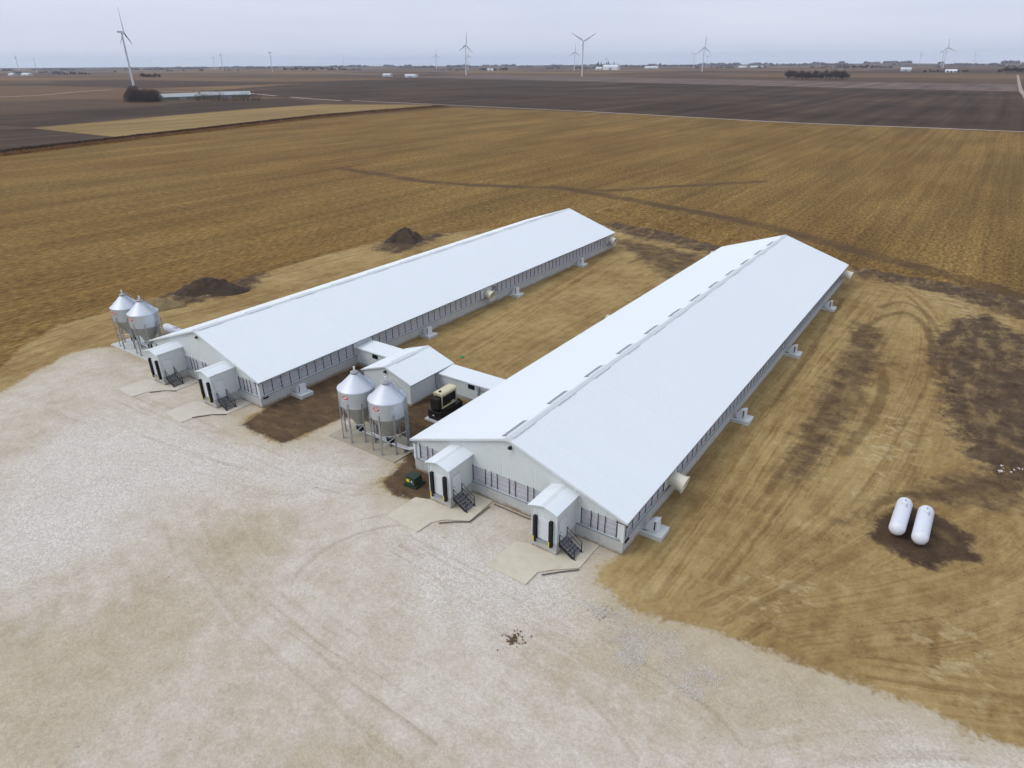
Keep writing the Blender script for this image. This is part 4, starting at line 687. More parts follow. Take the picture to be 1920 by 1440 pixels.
for s in (-1, 1):
    for k in range(11): MB().box(*sorted((s * 0.56, s * 0.60)), -0.98, 1.42, 1.70 + 0.11 * k, 1.74 + 0.11 * k).build('louvre', 'louvre', lv)
MB().box(-0.60, 0.56, -1.85, -1.16, 1.5, 2.85).build('radiator_duct', 'louvre', g_); MB().box(0.605, 0.615, 0.6, 1.2, 1.72, 1.82).build('name_strip', 'cream', g_)
for x in (-0.5, 0.5):
    for y in (-0.9, 1.3): MB().box(x - 0.08, x + 0.08, y - 0.12, y + 0.12, 1.18, 1.40).build('mount', 'black', g_)
MB().tube([(0.66, 1.5, 1.5), (0.9, 1.75, 1.6), (1.05, 1.9, 1.0), (1.1, 2.0, 0.15)], 0.05).tube([(0.66, 1.7, 1.5), (0.8, 1.95, 1.55), (0.95, 2.1, 1.0), (1.0, 2.2, 0.15)], 0.05).build('cable_loop', 'rubber', g_)
tr = thing('transformer', 'dark green transformer box with a yellow sticker on the bare soil', 'transformer', (2.1, -2.0, 0), R(4)); tr.scale = (0.86, 0.86, 0.86)
MB().prism([(-0.95, -0.85), (0.95, -0.85), (0.95, 0.85), (-0.95, 0.85)], -0.35, 0.16).build('base', 'green', tr)
MB().extr([(-0.72, 0.16), (0.72, 0.16), (0.72, 1.05), (-0.72, 1.18)], 'x', -0.68, 0.68).build('cabinet', 'green', tr)
MB().extr([(-0.76, 1.185), (0.76, 1.06), (0.76, 1.10), (-0.76, 1.23)], 'x', -0.72, 0.72).build('lid', 'green', tr)
MB().box(-0.56, -0.08, -0.735, -0.722, 0.50, 0.92).build('warning_sticker', 'yellowgreen', tr); MB().box(0.16, 0.32, -0.735, -0.722, 0.55, 0.84).build('white_sticker', 'white', tr); MB().box(0.40, 0.52, -0.75, -0.722, 0.35, 0.5).build('padlock', 'box', tr)
def prop_tank(label, a, b, r=0.66):
    a, b = Vector(a), Vector(b); c = (a + b) / 2; L = (b - a).length / 2; t_ = thing('propane_tank', label, 'propane tank', (c.x, c.y, 0), math.atan2(b.y - a.y, b.x - a.x), 'white propane tanks'); zc = r + 0.22; n = 10
    prof = [(0.0, -L)] + [(r * math.sin(PI / 2 * i / n), -L + r * 0.9 * (1 - math.cos(PI / 2 * i / n))) for i in range(1, n + 1)]; prof += [(q, -z) for q, z in prof[::-1]]
    m = lathe_x(prof, 36); m.v = [(x, y, z + zc) for x, y, z in m.v]; m.build('shell', 'tank', t_, True)
    MB().lathe([(0.24, zc + r - 0.03), (0.26, zc + r + 0.16), (0.22, zc + r + 0.22), (0.0, zc + r + 0.24)], 18, (L * 0.42, 0)).build('dome_cover', 'tank', t_, True)
    MB().lathe([(0.05, zc + r + 0.2), (0.05, zc + r + 0.30), (0.0, zc + r + 0.30)], 10, (L * 0.52, 0)).lathe([(0.045, zc + r - 0.05), (0.045, zc + r + 0.08), (0, zc + r + 0.08)], 8, (L * 0.28, -0.22)).build('valve', 'box', t_)
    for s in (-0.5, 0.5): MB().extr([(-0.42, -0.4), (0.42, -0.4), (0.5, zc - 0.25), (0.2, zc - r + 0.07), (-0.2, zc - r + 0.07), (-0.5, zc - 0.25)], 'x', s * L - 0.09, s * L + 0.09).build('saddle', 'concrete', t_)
    for s in (-0.75, 0.78): MB().lathe([(0.04, zc + r - 0.04), (0.04, zc + r + 0.05), (0, zc + r + 0.06)], 8, (s * L, 0)).build('lifting_lug', 'tank', t_)
prop_tank('left one of two white propane tanks on dark soil at the right', (43.9, 15.9, 0), (44.0, 21.5, 0), 0.68)
prop_tank('right one of two white propane tanks on dark soil at the right', (45.75, 15.6, 0), (45.8, 21.2, 0), 0.68)
prop_tank('white propane tank behind the far left barn and its feed bins', (-60.0, 7.0, 0), (-54.6, 6.7, 0), 0.72)
stk = MB().box(-0.03, 0.03, -0.02, 0.02, -0.3, 1.25).build('survey_stake', 'wood', None, False, (-14.2, 27.1, 0)); tag(stk, 'thin pale wooden stake on the clay behind the small building', 'stake')
lid = MB().lathe([(0.30, 0.0), (0.30, 0.06), (0.26, 0.10), (0.0, 0.11)], 16).build('drain_lid', 'greenlid', None, False, (-14.3, 26.3, -0.09)); tag(lid, 'round green plastic lid on the clay beside the stake', 'lid')

# ------------------------------------------------------------------ spoil heaps and loose stone
def heap(name, label, cat, x, y, rx, ry, h, mat, seed, rz=0.0, peak=1.3):
    n, k = 30, 44; v = []; r0 = np.random.default_rng(seed); ph = r0.random(6) * 6.28
    for i in range(n + 1):
        q = i / n
        for j in range(k):
            a = 2 * PI * j / k; e = 1 + 0.16 * math.sin(2 * a + ph[0]) + 0.11 * math.sin(3 * a + ph[1]) + 0.07 * math.sin(5 * a + ph[2]); px, py = rx * q * e * math.cos(a), ry * q * e * math.sin(a)
            z = h * max(0, 1 - q ** 1.7) ** peak + (1 - q) ** 0.35 * h * 0.55 * (float(fbm(np.array(px * 0.8 + seed), np.array(py * 0.8), 4)) - 0.5) * min(1, q * 5) + 0.22 * (float(vnoise(np.array(px * 3 + seed), np.array(py * 3))) - 0.5)
            v.append((px, py, z if i < n else -0.35))
    f = [(i * k + j, i * k + (j + 1) % k, (i + 1) * k + (j + 1) % k, (i + 1) * k + j) for i in range(n) for j in range(k)]
    o = MB().add(v, f).build(name, mat, None, True, (x, y, -0.06)); o.rotation_euler[2] = rz; return tag(o, label, cat)
heap('soil_pile', 'dark topsoil pile at the field edge behind the leftmost feed bins', 'soil pile', -74.0, 23.6, 6.4, 4.0, 2.7, 'topsoil', 3, R(25), 1.4)
heap('soil_pile', 'dark topsoil pile at the field edge halfway along the far left barn', 'soil pile', -71.0, 74.5, 5.8, 4.0, 2.9, 'topsoil', 5, R(60), 1.4)
heap('sand_pile', 'small low sandy pile close behind the leftmost feed bins', 'sand pile', -73.4, 13.6, 4.0, 2.6, 1.2, 'sand', 8, R(35), 1.0)
def stones(name, label, pts, sizes, mat):
    n = len(pts); base = np.array([(1, 0, 0), (-1, 0, 0), (0, 1, 0), (0, -1, 0), (0, 0, 1), (0, 0, -1)], float); fc_ = np.array([(0, 2, 4), (2, 1, 4), (1, 3, 4), (3, 0, 4), (2, 0, 5), (1, 2, 5), (3, 1, 5), (0, 3, 5)])
    v = base[None] * (sizes[:, None, None] * rng.uniform(0.55, 1.3, (n, 6, 1))); a = rng.random(n) * 6.28; ca, sa = np.cos(a)[:, None], np.sin(a)[:, None]
    x = v[:, :, 0] * ca - v[:, :, 1] * sa + pts[:, 0:1]; y = v[:, :, 0] * sa + v[:, :, 1] * ca + pts[:, 1:2]; z = v[:, :, 2] * 0.7 + pts[:, 2:3]
    m = bpy.data.meshes.new(name); m.from_pydata(np.stack([x, y, z], -1).reshape(-1, 3).tolist(), [], (fc_[None] + 6 * np.arange(n)[:, None, None]).reshape(-1, 3).tolist()); m.materials.append(M_[mat])
    o = inst(name, m); return tag(o, label, None, None, 'stuff')
def scatter(poly, n, z=-0.04, power=0.5):
    P_ = np.array(poly); lo, hi = P_.min(0) - 1.5, P_.max(0) + 1.5; q = rng.uniform(lo, hi, (n * 6, 2)); s = poly_sdf(q[:, 0], q[:, 1], poly) + (fbm(q[:, 0] * 0.6, q[:, 1] * 0.6) - 0.5) * 5
    q = q[(s > 0) & (rng.random(len(q)) < fbm(q[:, 0] * 0.9 + 4, q[:, 1] * 0.9) * 1.5 - 0.25)][:n]; return np.c_[q, np.full(len(q), z)]
a_ = np.concatenate([scatter([(25.4, -7.6), (27.6, -5.4), (31.8, -5.9), (35.4, -6.7), (36.6, -8.7), (34.5, -9.7), (31.5, -9.1), (27.7, -9.3)], 5500), scatter([(28.6, -11.0), (30.1, -8.8), (31.2, -10.3), (30.1, -12.2)], 1000), scatter([(18.6, -8.8), (22.6, -6.0), (25.7, -8.1), (22.3, -10.5)], 500)])
stones('loose_limestone', 'spill of loose white limestone chips across the gravel yard', a_, rng.uniform(0.012, 0.042, len(a_)), 'stone')
a_ = scatter([(-62, -16), (-60, -3), (-30, -8), (-10, -6), (15, -9), (30, -7), (50, -4), (52, -8), (30, -26), (5, -40), (-20, -38), (-45, -28)], 22000, -0.05)
stones('scattered_limestone', 'fine limestone chips scattered over the whole gravel yard', a_, rng.uniform(0.012, 0.04, len(a_)), 'stone')
a_ = np.concatenate([scatter([(29.7, 88.0), (36.1, 92.3), (42.7, 58.0), (39.1, 24.1), (33.8, 5.7), (31.2, -0.1), (30.9, 24.7)], 900), scatter([(32.7, 9.3), (43.4, 29.4), (53.6, 34.0), (53.5, 5.6), (39.6, 0.2)], 900), scatter([(-10.7, 26.0), (-12.0, 59.8), (-5.2, 94.9), (-1.5, 59.9), (-3.4, 28.8)], 500)])
stones('loose_clods', 'loose dark clods of soil on the open clay', a_, rng.uniform(0.015, 0.06, len(a_)), 'clod')
a_ = np.concatenate([scatter(q_, n_) for q_, n_ in zip(CHURN, (2200, 1200, 900, 500, 400))] + [scatter(SOIL[0], 260)])
stones('soil_clods', 'dark clods lying over the churned soil and soil heaps', a_, rng.uniform(0.02, 0.11, len(a_)), 'topsoil')
a_ = np.concatenate([scatter([(-74.7, 23.2), (-76.5, 26.1), (-75.0, 28.0), (-71.2, 24.9), (-71.8, 22.5)], 160, 0.1), scatter([(51.7, 36.1), (52.8, 38.2), (53.8, 37.8), (53.8, 35.3), (52.2, 34.9)], 90, 0.02)])
stones('broken_rubble', 'pale broken rubble lying by the soil heaps', a_, rng.uniform(0.04, 0.15, len(a_)), 'stone')
p0 = [(22.1, -13.0)][0]; a_ = np.c_[p0[0] + rng.normal(0, 0.5, 150) * rng.random(150) ** 1.5 * 1.6, p0[1] + rng.normal(0, 0.45, 150) * rng.random(150) ** 1.5 * 1.6, np.full(150, -0.02)]
stones('dropped_soil', 'small clump of dark brown soil dropped on the gravel in front of the docks', a_, rng.uniform(0.02, 0.10, 150), 'clod')
p0 = [(26.8, -6.7)][0]; a_ = np.c_[rng.normal(p0[0], 0.9, 60), rng.normal(p0[1], 0.4, 60), np.full(60, -0.03)]
stones('dropped_soil', 'thin smear of brown soil on the gravel near the corner of the near barn', a_, rng.uniform(0.015, 0.06, 60), 'clod')

# ------------------------------------------------------------------ ditch with tall dry grass along the left of the corn field
ditch = [(-351.9, 77.5), (-355.4, 91.9), (-362.8, 119.0), (-371.4, 150.5), (-381.5, 187.5), (-389.8, 229.1), (-403.8, 281.7), (-416.3, 342.4), (-423.2, 422.4), (-422.3, 507.6)]
strip('ditch_bank', ditch, 13.0, 0.10, 'bank'); strip('ditch_bottom', [(x - 6, y) for x, y in ditch], 4.0, 0.13, 'bankdark')
def grass_row(name, label, line, off, w, n, h, mat):
    pts = curve(line, 10); v, f = [], []
    for i in range(n):
        q = random.random() * (len(pts) - 1.001); k = int(q); t_ = q - k; x = pts[k][0] * (1 - t_) + pts[k + 1][0] * t_ + off + random.gauss(0, w); y = pts[k][1] * (1 - t_) + pts[k + 1][1] * t_ + random.gauss(0, 1.5)
        hh = h * random.uniform(0.4, 1.3); a = random.random() * 6.28; ww = random.uniform(0.25, 0.7); dx, dy = ww * math.cos(a), ww * math.sin(a); lx, ly = random.gauss(0, 0.25), random.gauss(0, 0.25)
        b = len(v); v += [(x - dx, y - dy, 0.05), (x + dx, y + dy, 0.05), (x + dx * 0.4 + lx, y + dy * 0.4 + ly, hh), (x - dx * 0.5 + lx, y - dy * 0.5 + ly, hh * 0.8)]; f.append((b, b + 1, b + 2, b + 3))
    return tag(MB().add(v, f).build(name, mat), label, None, None, 'stuff')
M_['drygrass'] = plain('dry_red_grass', (0.25, 0.135, 0.055), 0.95, 0, 0.3, 0.3); M_['darkweed'] = plain('dark_dead_weeds', (0.085, 0.055, 0.038), 0.95, 0, 0.35, 0.3)
grass_row('dry_grass', 'tall reddish dry grass along the ditch left of the corn field', ditch, 2.0, 2.4, 9000, 0.9, 'drygrass')
grass_row('dead_weeds', 'dark dead weeds along the far bank of the ditch', ditch, -7.0, 1.4, 7000, 1.3, 'darkweed')

# ------------------------------------------------------------------ trees, far farmsteads
def bare_tree(seed, h, spread, mat='twig', n=1900):
    r0 = random.Random(seed); tk = MB(); cw = MB(); tips = []
    def grow(p, d, L, r, lv):
        q = p + d * L; tk.tube([tuple(p), tuple((p + q) / 2 + Vector((r0.gauss(0, L * 0.04), r0.gauss(0, L * 0.04), 0))), tuple(q)], [r, r * 0.8, r * 0.6], 5, False); tips.append((q, lv))
        if lv < 3:
            for _ in range(3 if lv else 5):
                e = (d + Vector((r0.gauss(0, 0.55) * spread, r0.gauss(0, 0.55) * spread, r0.uniform(0.0, 0.35)))).normalized(); grow(p + d * L * r0.uniform(0.55, 1.0), e, L * r0.uniform(0.55, 0.75), r * 0.55, lv + 1)
    grow(Vector((0, 0, -0.2)), Vector((0, 0, 1)), h * 0.26, h * 0.022, 0)
    for i in range(n):
        q, lv = r0.choice(tips[6:]); a = q + Vector((r0.gauss(0, h * 0.045), r0.gauss(0, h * 0.045), r0.gauss(0, h * 0.04))); d = Vector((r0.gauss(0, 1), r0.gauss(0, 1), r0.uniform(0, 1.2))).normalized() * h * r0.uniform(0.03, 0.07); s = d.cross(Vector((r0.gauss(0, 1), r0.gauss(0, 1), r0.gauss(0, 1)))).normalized() * h * 0.006
        a.z = max(a.z * r0.uniform(0.55, 1.05), 0.3); b = len(cw.v); cw.v += [tuple(a - s), tuple(a + s), tuple(a + d + s * 0.3), tuple(a + d - s * 0.3)]; cw.f.append((b, b + 1, b + 2, b + 3))
    return tk.mesh('trunk', 'bark'), cw.mesh('crown', mat)
def fir(seed, h):
    r0 = random.Random(seed); tk = MB().tube([(0, 0, -0.2), (0, 0, h)], [h * 0.02, 0.02], 6); cw = MB()
    for i in range(420):
        q = r0.random() ** 0.8; z = h * (0.08 + 0.9 * q); rr = h * 0.24 * (1 - q) * r0.uniform(0.35, 1.1) + 0.1; a = r0.random() * 6.28; p = Vector((rr * math.cos(a), rr * math.sin(a), z)); t_ = Vector((-math.sin(a), math.cos(a), 0)) * h * 0.035; d = Vector((math.cos(a) * 0.6, math.sin(a) * 0.6, -0.5)) * h * 0.06
        b = len(cw.v); cw.v += [tuple(p - t_), tuple(p + t_), tuple(p + d + t_ * 0.4), tuple(p + d - t_ * 0.4)]; cw.f.append((b, b + 1, b + 2, b + 3))
    return tk.mesh('trunk', 'bark'), cw.mesh('crown', 'needle')
def bush(seed, h, n=2600):
    r0 = random.Random(seed); tk = MB(); cw = MB()
    for i in range(16):
        a = r0.random() * 6.28; e = r0.uniform(0.1, 0.55) * h; tk.tube([(0.2 * math.cos(a), 0.2 * math.sin(a), -0.2), (e * math.cos(a) * 0.6, e * math.sin(a) * 0.6, h * 0.45), (e * math.cos(a), e * math.sin(a), h * r0.uniform(0.7, 0.95))], [0.09, 0.06, 0.02], 4, False)
    for i in range(n):
        a = r0.random() * 6.28; q = r0.random() ** 0.45; z = r0.uniform(0.03, 1.0); e = h * 0.62 * q * math.sqrt(max(0.02, 1 - (z * 0.95) ** 2)); p_ = Vector((e * math.cos(a), e * math.sin(a), h * z * r0.uniform(0.85, 1.05)))
        d = Vector((math.cos(a) * 0.5 + r0.gauss(0, 0.5), math.sin(a) * 0.5 + r0.gauss(0, 0.5), r0.uniform(0.3, 1.3))).normalized() * h * r0.uniform(0.04, 0.10); s_ = d.cross(Vector((r0.gauss(0, 1), r0.gauss(0, 1), r0.gauss(0, 1)))).normalized() * h * 0.008
        b = len(cw.v); cw.v += [tuple(p_ - s_), tuple(p_ + s_), tuple(p_ + d + s_ * 0.3), tuple(p_ + d - s_ * 0.3)]; cw.f.append((b, b + 1, b + 2, b + 3))
    return tk.mesh('stem', 'bark'), cw.mesh('crown', 'twig')
TREES = [bare_tree(1, 14, 1.0), bare_tree(2, 14, 1.2), bare_tree(3, 14, 0.85)]; SHRUBS = [bush(5, 10), bush(6, 10)]; THIN = [bush(11, 10, 420), bush(12, 10, 300)]; FIRS = [fir(8, 14), fir(9, 14)]
def tree(kind, label, group, x, y, s, name='bare_tree', cat='tree'):
    k = random.choice(kind); z = float(hill(x, y)); t_ = thing(name, label, cat, (x, y, z), random.random() * 6.28, group); s *= random.uniform(0.62, 1.2); t_.scale = (s, s, s)
    inst('trunk', k[0], t_); inst('crown', k[1], t_)
def grove(kind, label, group, pa, pb, n, depth, hm, name='bare_tree', base=14, cat='tree'):
    (xa, ya), (xb, yb) = pa, pb; dx, dy = xa - 43, ya + 43; L = math.hypot(dx, dy)
    for i in range(n):
        q = (i + random.uniform(0.2, 0.8)) / n; e = random.uniform(-depth, depth); tree(kind, label, group, xa + (xb - xa) * q + dx / L * e, ya + (yb - ya) * q + dy / L * e, hm / base, name, cat)
def shed(label, a, b, h, depth, roof, wall, group, name, arch):
    (xa, ya), (xb, yb) = a, b; L = math.hypot(xb - xa, yb - ya); rz = math.atan2(yb - ya, xb - xa); cx_, cy_ = (xa + xb) / 2, (ya + yb) / 2
    t_ = thing(name, label, 'shed', (cx_, cy_, float(hill(cx_, cy_))), rz, group); w = depth / 2; e = h * 0.5
    MB().box(-L / 2, L / 2, -w, w, -3, e).build('wall', wall, t_)
    prof = [(-w - 0.5, e)] + [(-(w + 0.5) * math.cos(PI * i / 8), e + (h - e) * math.sin(PI * i / 8)) for i in range(1, 8)] + [(w + 0.5, e)] if arch else [(-w - 0.6, e - 0.2), (0, h), (w + 0.6, e - 0.2)]
    MB().extr(prof, 'x', -L / 2 - 0.5, L / 2 + 0.5).build('roof', roof, t_)
    MB().box(-L * 0.1, L * 0.1, -w - 0.15, -w - 0.02, 0, e * 0.8).build('door', 'box', t_)
grove(SHRUBS, 'rounded bare bush in the dark clump at the foot of the nearest wind turbine', 'bushes below the nearest turbine', (-815.8, 393.5), (-780.7, 412.9), 9, 12, 14.2, 'bare_bush', 10, 'bush')
grove(THIN, 'thin bare bush in the hedge along the low sheds at far left', 'bushes along the low sheds', (-766.3, 448.9), (-694.4, 488.5), 18, 8, 9.2, 'bare_bush', 10, 'bush')
grove(TREES, 'bare tree in the small dark clump left of centre, beyond the nearest turbine', 'small clump beyond the nearest turbine', (-2337.3, 1229.8), (-2270.4, 1254.2), 7, 20, 26.5, 'bare_tree', 14, 'tree')
grove(TREES, 'bare tree in the broad dark grove standing alone in the fields right of centre', 'broad grove in the fields', (-422.1, 1798.5), (-291.4, 1848.6), 34, 50, 30.0, 'bare_tree', 14, 'tree')
grove(TREES, 'bare tree around the farmstead left of the middle of the horizon', 'trees of the central farmstead', (-2515.7, 3332.2), (-2352.1, 3352.6), 8, 30, 31.2, 'bare_tree', 14, 'tree')
grove(FIRS, 'dark evergreen tree in the clump behind the bright white shed', 'evergreens behind the white shed', (-3029.3, 5685.6), (-2896.9, 5754.7), 7, 30, 48.3, 'evergreen_tree', 14, 'tree')
grove(TREES, 'bare tree in the low wood right of the bright white shed', 'low wood right of the white shed', (-2813.8, 5796.1), (-2605.3, 5893.6), 10, 40, 42.9, 'bare_tree', 14, 'tree')
grove(TREES, 'bare tree left of the bright white shed by the upright turbine', 'trees left of the white shed', (-2948.6, 5151.3), (-2763.9, 5137.7), 6, 40, 29.4, 'bare_tree', 14, 'tree')
grove(TREES, 'tree in the dark clump on the horizon between the lone grove and the right turbines', 'dark clump on the right horizon', (-918.7, 5002.3), (-669.2, 4984.0), 14, 40, 38.0, 'bare_tree', 14, 'tree')
grove(TREES, 'bare tree around the white farm buildings at right', 'trees of the right farmstead', (-240.1, 2956.3), (-106.4, 2986.0), 12, 20, 17.5, 'bare_tree', 14, 'tree')
grove(TREES, 'bare tree in the wood at the right edge of the horizon', 'wood at the right edge', (-20.6, 3005.1), (77.9, 3027.1), 12, 30, 30.3, 'bare_tree', 14, 'tree')
grove(TREES, 'bare tree in the long wood left of the horizon farm at far left', 'wood at the far left', (-3835.6, 1597.2), (-3601.1, 1662.0), 12, 40, 23.8, 'bare_tree', 14, 'tree')
grove(TREES, 'tree in the wood on the horizon left of centre', 'wood on the horizon left of centre', (-4074.3, 3137.7), (-3564.0, 3201.4), 16, 60, 33.2, 'bare_tree', 14, 'tree')
shed('long low pale teal roofed shed beside the dark bushes at far left', (-817.6, 435.2), (-814.5, 483.1), 7.3, 16, 'shedteal', 'shedgreen', 'far farm sheds', 'farm_shed', False)
shed('second long low pale teal roofed shed partly hidden by hedge bushes', (-824.6, 494.0), (-792.5, 545.2), 7.4, 16, 'shedteal', 'shedgreen', 'far farm sheds', 'farm_shed', False)
shed('bright white barn in front of the dark evergreens', (-2050.8, 3952.2), (-1956.0, 3957.8), 29.1, 40, 'white', 'white', 'far farm sheds', 'farm_shed', True)
shed('small white shed left of the bright white barn', (-2104.4, 3949.0), (-2065.0, 3951.3), 18.3, 30, 'shedroof', 'shedwall', 'far farm sheds', 'farm_shed', False)
shed('long low white shed alone right of the evergreens', (-2304.9, 5104.1), (-2197.1, 5096.1), 18.2, 30, 'shedroof', 'shedwall', 'far farm sheds', 'farm_shed', False)
shed('small round topped pale shed on the left field edge', (-1571.9, 1681.0), (-1536.9, 1693.0), 9.5, 24, 'shedroof', 'shedroof', 'far farm sheds', 'farm_shed', True)
shed('smaller grey round topped shed left of the other one', (-1717.5, 1726.9), (-1691.2, 1735.6), 10.1, 20, 'shedroof', 'shedwall', 'far farm sheds', 'farm_shed', True)
shed('white farmhouse among the bare trees left of centre', (-2679.0, 3597.2), (-2632.7, 3601.5), 14.7, 20, 'shedroof', 'shedwall', 'far farm sheds', 'farm_shed', False)
shed('white farm building at the right, left of its trees', (-370.4, 3407.2), (-331.5, 3413.1), 14.1, 24, 'shedroof', 'shedwall', 'far farm sheds', 'farm_shed', False)
shed('low white sheds below the tall right turbine', (-185.5, 3110.3), (-148.6, 3117.7), 10.2, 20, 'white', 'white', 'far farm sheds', 'farm_shed', False)
shed('small white building far left on the plain', (-3583.2, 1367.4), (-3540.9, 1380.4), 12.5, 24, 'shedroof', 'shedwall', 'far farm sheds', 'farm_shed', False)
shed('small pale building far left beside a distant turbine', (-3656.5, 1345.0), (-3632.0, 1352.5), 12.8, 24, 'shedroof', 'shedwall', 'far farm sheds', 'farm_shed', False)
shed('tiny white building on the horizon right of the paired turbines', (-1910.3, 6115.0), (-1843.6, 6101.9), 15.7, 30, 'shedroof', 'shedwall', 'far farm sheds', 'farm_shed', False)
shed('tiny white long building on the horizon right of centre', (-1805.9, 6094.4), (-1703.9, 6074.3), 15.5, 30, 'shedroof', 'shedwall', 'far farm sheds', 'farm_shed', False)
def far_woods(label, d, a0, a1, n, h, seed):
    r0 = np.random.default_rng(seed); v, f = [], []; ph = r0.random(4) * 6.28
    for i in range(n):
        a = a0 + (a1 - a0) * r0.random()
        if math.sin(a * 37 + ph[0]) + math.sin(a * 91 + ph[1]) + 0.6 * math.sin(a * 190 + ph[2]) < 0.1: continue
        dd = d * (1 + r0.normal(0, 0.03)); x, y = 43 + dd * math.sin(a), -43 + dd * math.cos(a); z = float(hill(x, y)); hh = h * r0.uniform(0.5, 1.2); w = hh * r0.uniform(0.5, 1.1); k = len(v); m = 7
        v += [(x, y, z + hh)] + [(x + w * math.cos(6.283 * j / m) * r0.uniform(0.7, 1.2), y + w * math.sin(6.283 * j / m), z + hh * r0.uniform(0.45, 0.75)) for j in range(m)] + [(x + w * math.cos(6.283 * j / m), y + w * math.sin(6.283 * j / m), z - 2) for j in range(m)]
        f += [(k, k + 1 + j, k + 1 + (j + 1) % m) for j in range(m)] + [(k + 1 + j, k + 1 + m + j, k + 1 + m + (j + 1) % m, k + 1 + (j + 1) % m) for j in range(m)]
    return tag(MB().add(v, f).build('far_woods', 'twig'), label, None, None, 'stuff')
far_woods('blue hazy woods strung along the horizon', 8800, -1.45, 0.25, 1500, 22, 1)
far_woods('faint woods strung across the middle of the plain', 6200, -1.45, 0.25, 500, 16, 2)
far_woods('faintest woods on the last rise of the plain', 11800, -1.45, 0.25, 1800, 34, 3)
TURB = [
    ('tall wind turbine at far left, the nearest one, with one dark blade', -1481.0, 751.3, 73, 2, 2),
    ('leftmost distant wind turbine on the horizon', -5735.2, 2187.5, 80, 10),
    ('second distant wind turbine from the left edge', -6789.8, 2727.9, 80, 40),
    ('small distant wind turbine just right of the nearest one, behind a dark tree clump', -7439.2, 4085.8, 82, 20),
    ('left one of a close pair of distant turbines, edge on, left of centre', -6018.3, 3893.8, 85, 60),
    ('right, taller one of the close pair of distant turbines left of centre', -4572.5, 3017.2, 86, 60),
    ('lone wind turbine seen edge on, midway between the nearest one and centre', -3452.0, 2586.9, 87, 90),
    ('faint distant turbine left of centre above the horizon wood', -5799.2, 5253.2, 82, 10),
    ('distant wind turbine left of the central pair, one blade straight up', -3424.6, 3977.8, 35, 0),
    ('larger wind turbine of the central pair, one blade straight up', -1664.1, 2105.9, 50, -4),
    ('smaller wind turbine hidden behind the larger central one', -3352.1, 4257.9, 50, 10),
    ('distant wind turbine just left of the upright Y shaped one, blade straight up', -2151.2, 3759.5, 25, 0),
    ('large wind turbine right of centre with two blades raised like a Y', -1103.4, 1994.5, 8, 180),
    ('left one of two tiny turbines above the white shed', -5064.2, 9740.7, 30, 0),
    ('right one of two tiny turbines above the white shed', -5487.5, 10607.1, 30, 40),
    ('distant turbine with raised Y blades left of a taller one right of centre', -2133.4, 5643.2, 15, 180),
    ('tallest of the three clustered turbines right of centre, blade straight up', -1180.5, 3270.6, 40, 0),
    ('smallest turbine of the three clustered right of centre', -3141.9, 8713.3, 20, 170),
    ('leftmost wind turbine of the group at the right', -883.1, 9097.1, 25, 40),
    ('tallest wind turbine of the group at the right', -301.2, 4485.7, 30, 8),
    ('turbine close behind the tallest one of the right group', -490.2, 6752.1, 25, 70),
    ('rightmost wind turbine on the horizon', -407.0, 9624.8, 25, 35)]

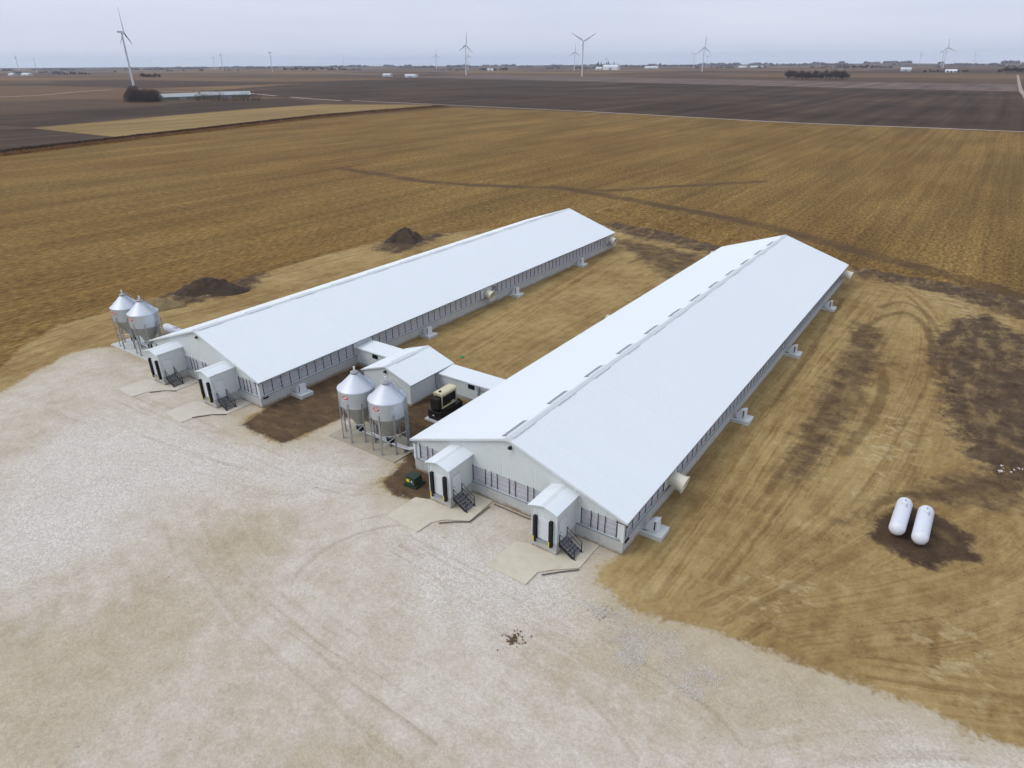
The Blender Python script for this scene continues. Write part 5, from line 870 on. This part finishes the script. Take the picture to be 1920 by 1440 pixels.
# ------------------------------------------------------------------ wind turbines (rotors at rest)
tower_m = MB().lathe([(2.3, -1), (2.2, 0), (1.95, 40), (1.65, 80), (1.45, 98.5)], 20).mesh('tower', 'mast', True)
nac_m = MB().extr([(-7.5, 98.6), (3.2, 98.6), (3.4, 99.6), (3.0, 102.2), (-6.5, 102.4), (-7.8, 101.6)], 'x', -1.8, 1.8).mesh('nacelle', 'mast')
hub_mb = MB().lathe([(0, -0.2), (1.5, 0), (1.7, 1.0), (1.3, 2.4), (0.5, 3.2), (0, 3.4)], 16); hub_mb.v = [(x, z + 3.2, y + 100.4) for x, y, z in hub_mb.v]; hub_m = hub_mb.mesh('hub', 'mast', True)
def blade_mb(length=46):
    m = MB(); n = 10; st_ = [(0.8, 0.0, 0.8, 0.8), (2.5, -0.2, 1.0, 0.7), (8, -0.9, 1.9, 0.45), (16, -0.7, 1.5, 0.34), (28, -0.5, 1.05, 0.24), (38, -0.35, 0.72, 0.15), (length - 0.6, -0.2, 0.42, 0.08), (length, -0.05, 0.06, 0.03)]
    for z, off, cw_, th in st_: m.v += [(off * 1.4 + cw_ * 1.4 * math.cos(2 * PI * j / n), th * math.sin(2 * PI * j / n), z) for j in range(n)]
    for i in range(len(st_) - 1): m.f += [(i * n + j, i * n + (j + 1) % n, (i + 1) * n + (j + 1) % n, (i + 1) * n + j) for j in range(n)]
    return m
blade_w = blade_mb().mesh('blade', 'mast', True); blade_d = blade_mb().mesh('blade', 'darkblade', True)
def turbine(label, x, y, turn, phase, dark=None):
    """turn: how far the rotor axis is swung off the line to the camera"""
    az = math.atan2(-43 - y, 43 - x) - PI / 2 + R(turn); t_ = thing('wind_turbine', label, 'wind turbine', (x, y, float(hill(x, y))), az, 'wind turbines on the plain')
    inst('tower', tower_m, t_); inst('nacelle', nac_m, t_); h_ = inst('hub', hub_m, t_)
    for k in range(3):
        o = inst('blade', blade_d if k == dark else blade_w, t_, (0, 4.4, 100.4)); o.rotation_euler = (0, R(phase + 120 * k), 0)
        if k == dark: o['label'] = 'dark blade pointing down'
for a in TURB: turbine(*a)

# ------------------------------------------------------------------ the air: thin haze over the plain
hz = MB().box(-15600, 15600, -15600, 15600, -60, 190).build('haze', 'mast'); hz['kind'] = 'stuff'; hz['label'] = 'thin pale blue haze over the plain'
hm = bpy.data.materials.new('haze_air'); hm.use_nodes = True; hn = hm.node_tree.nodes
for n in list(hn): hn.remove(n)
ho = hn.new('ShaderNodeOutputMaterial'); hv = hn.new('ShaderNodeVolumePrincipled'); hv.inputs['Color'].default_value = (0.66, 0.82, 1.0, 1); hv.inputs['Density'].default_value = 0.000036; hv.inputs['Anisotropy'].default_value = 0.1
hm.node_tree.links.new(hv.outputs[0], ho.inputs['Volume']); hz.data.materials.clear(); hz.data.materials.append(hm)
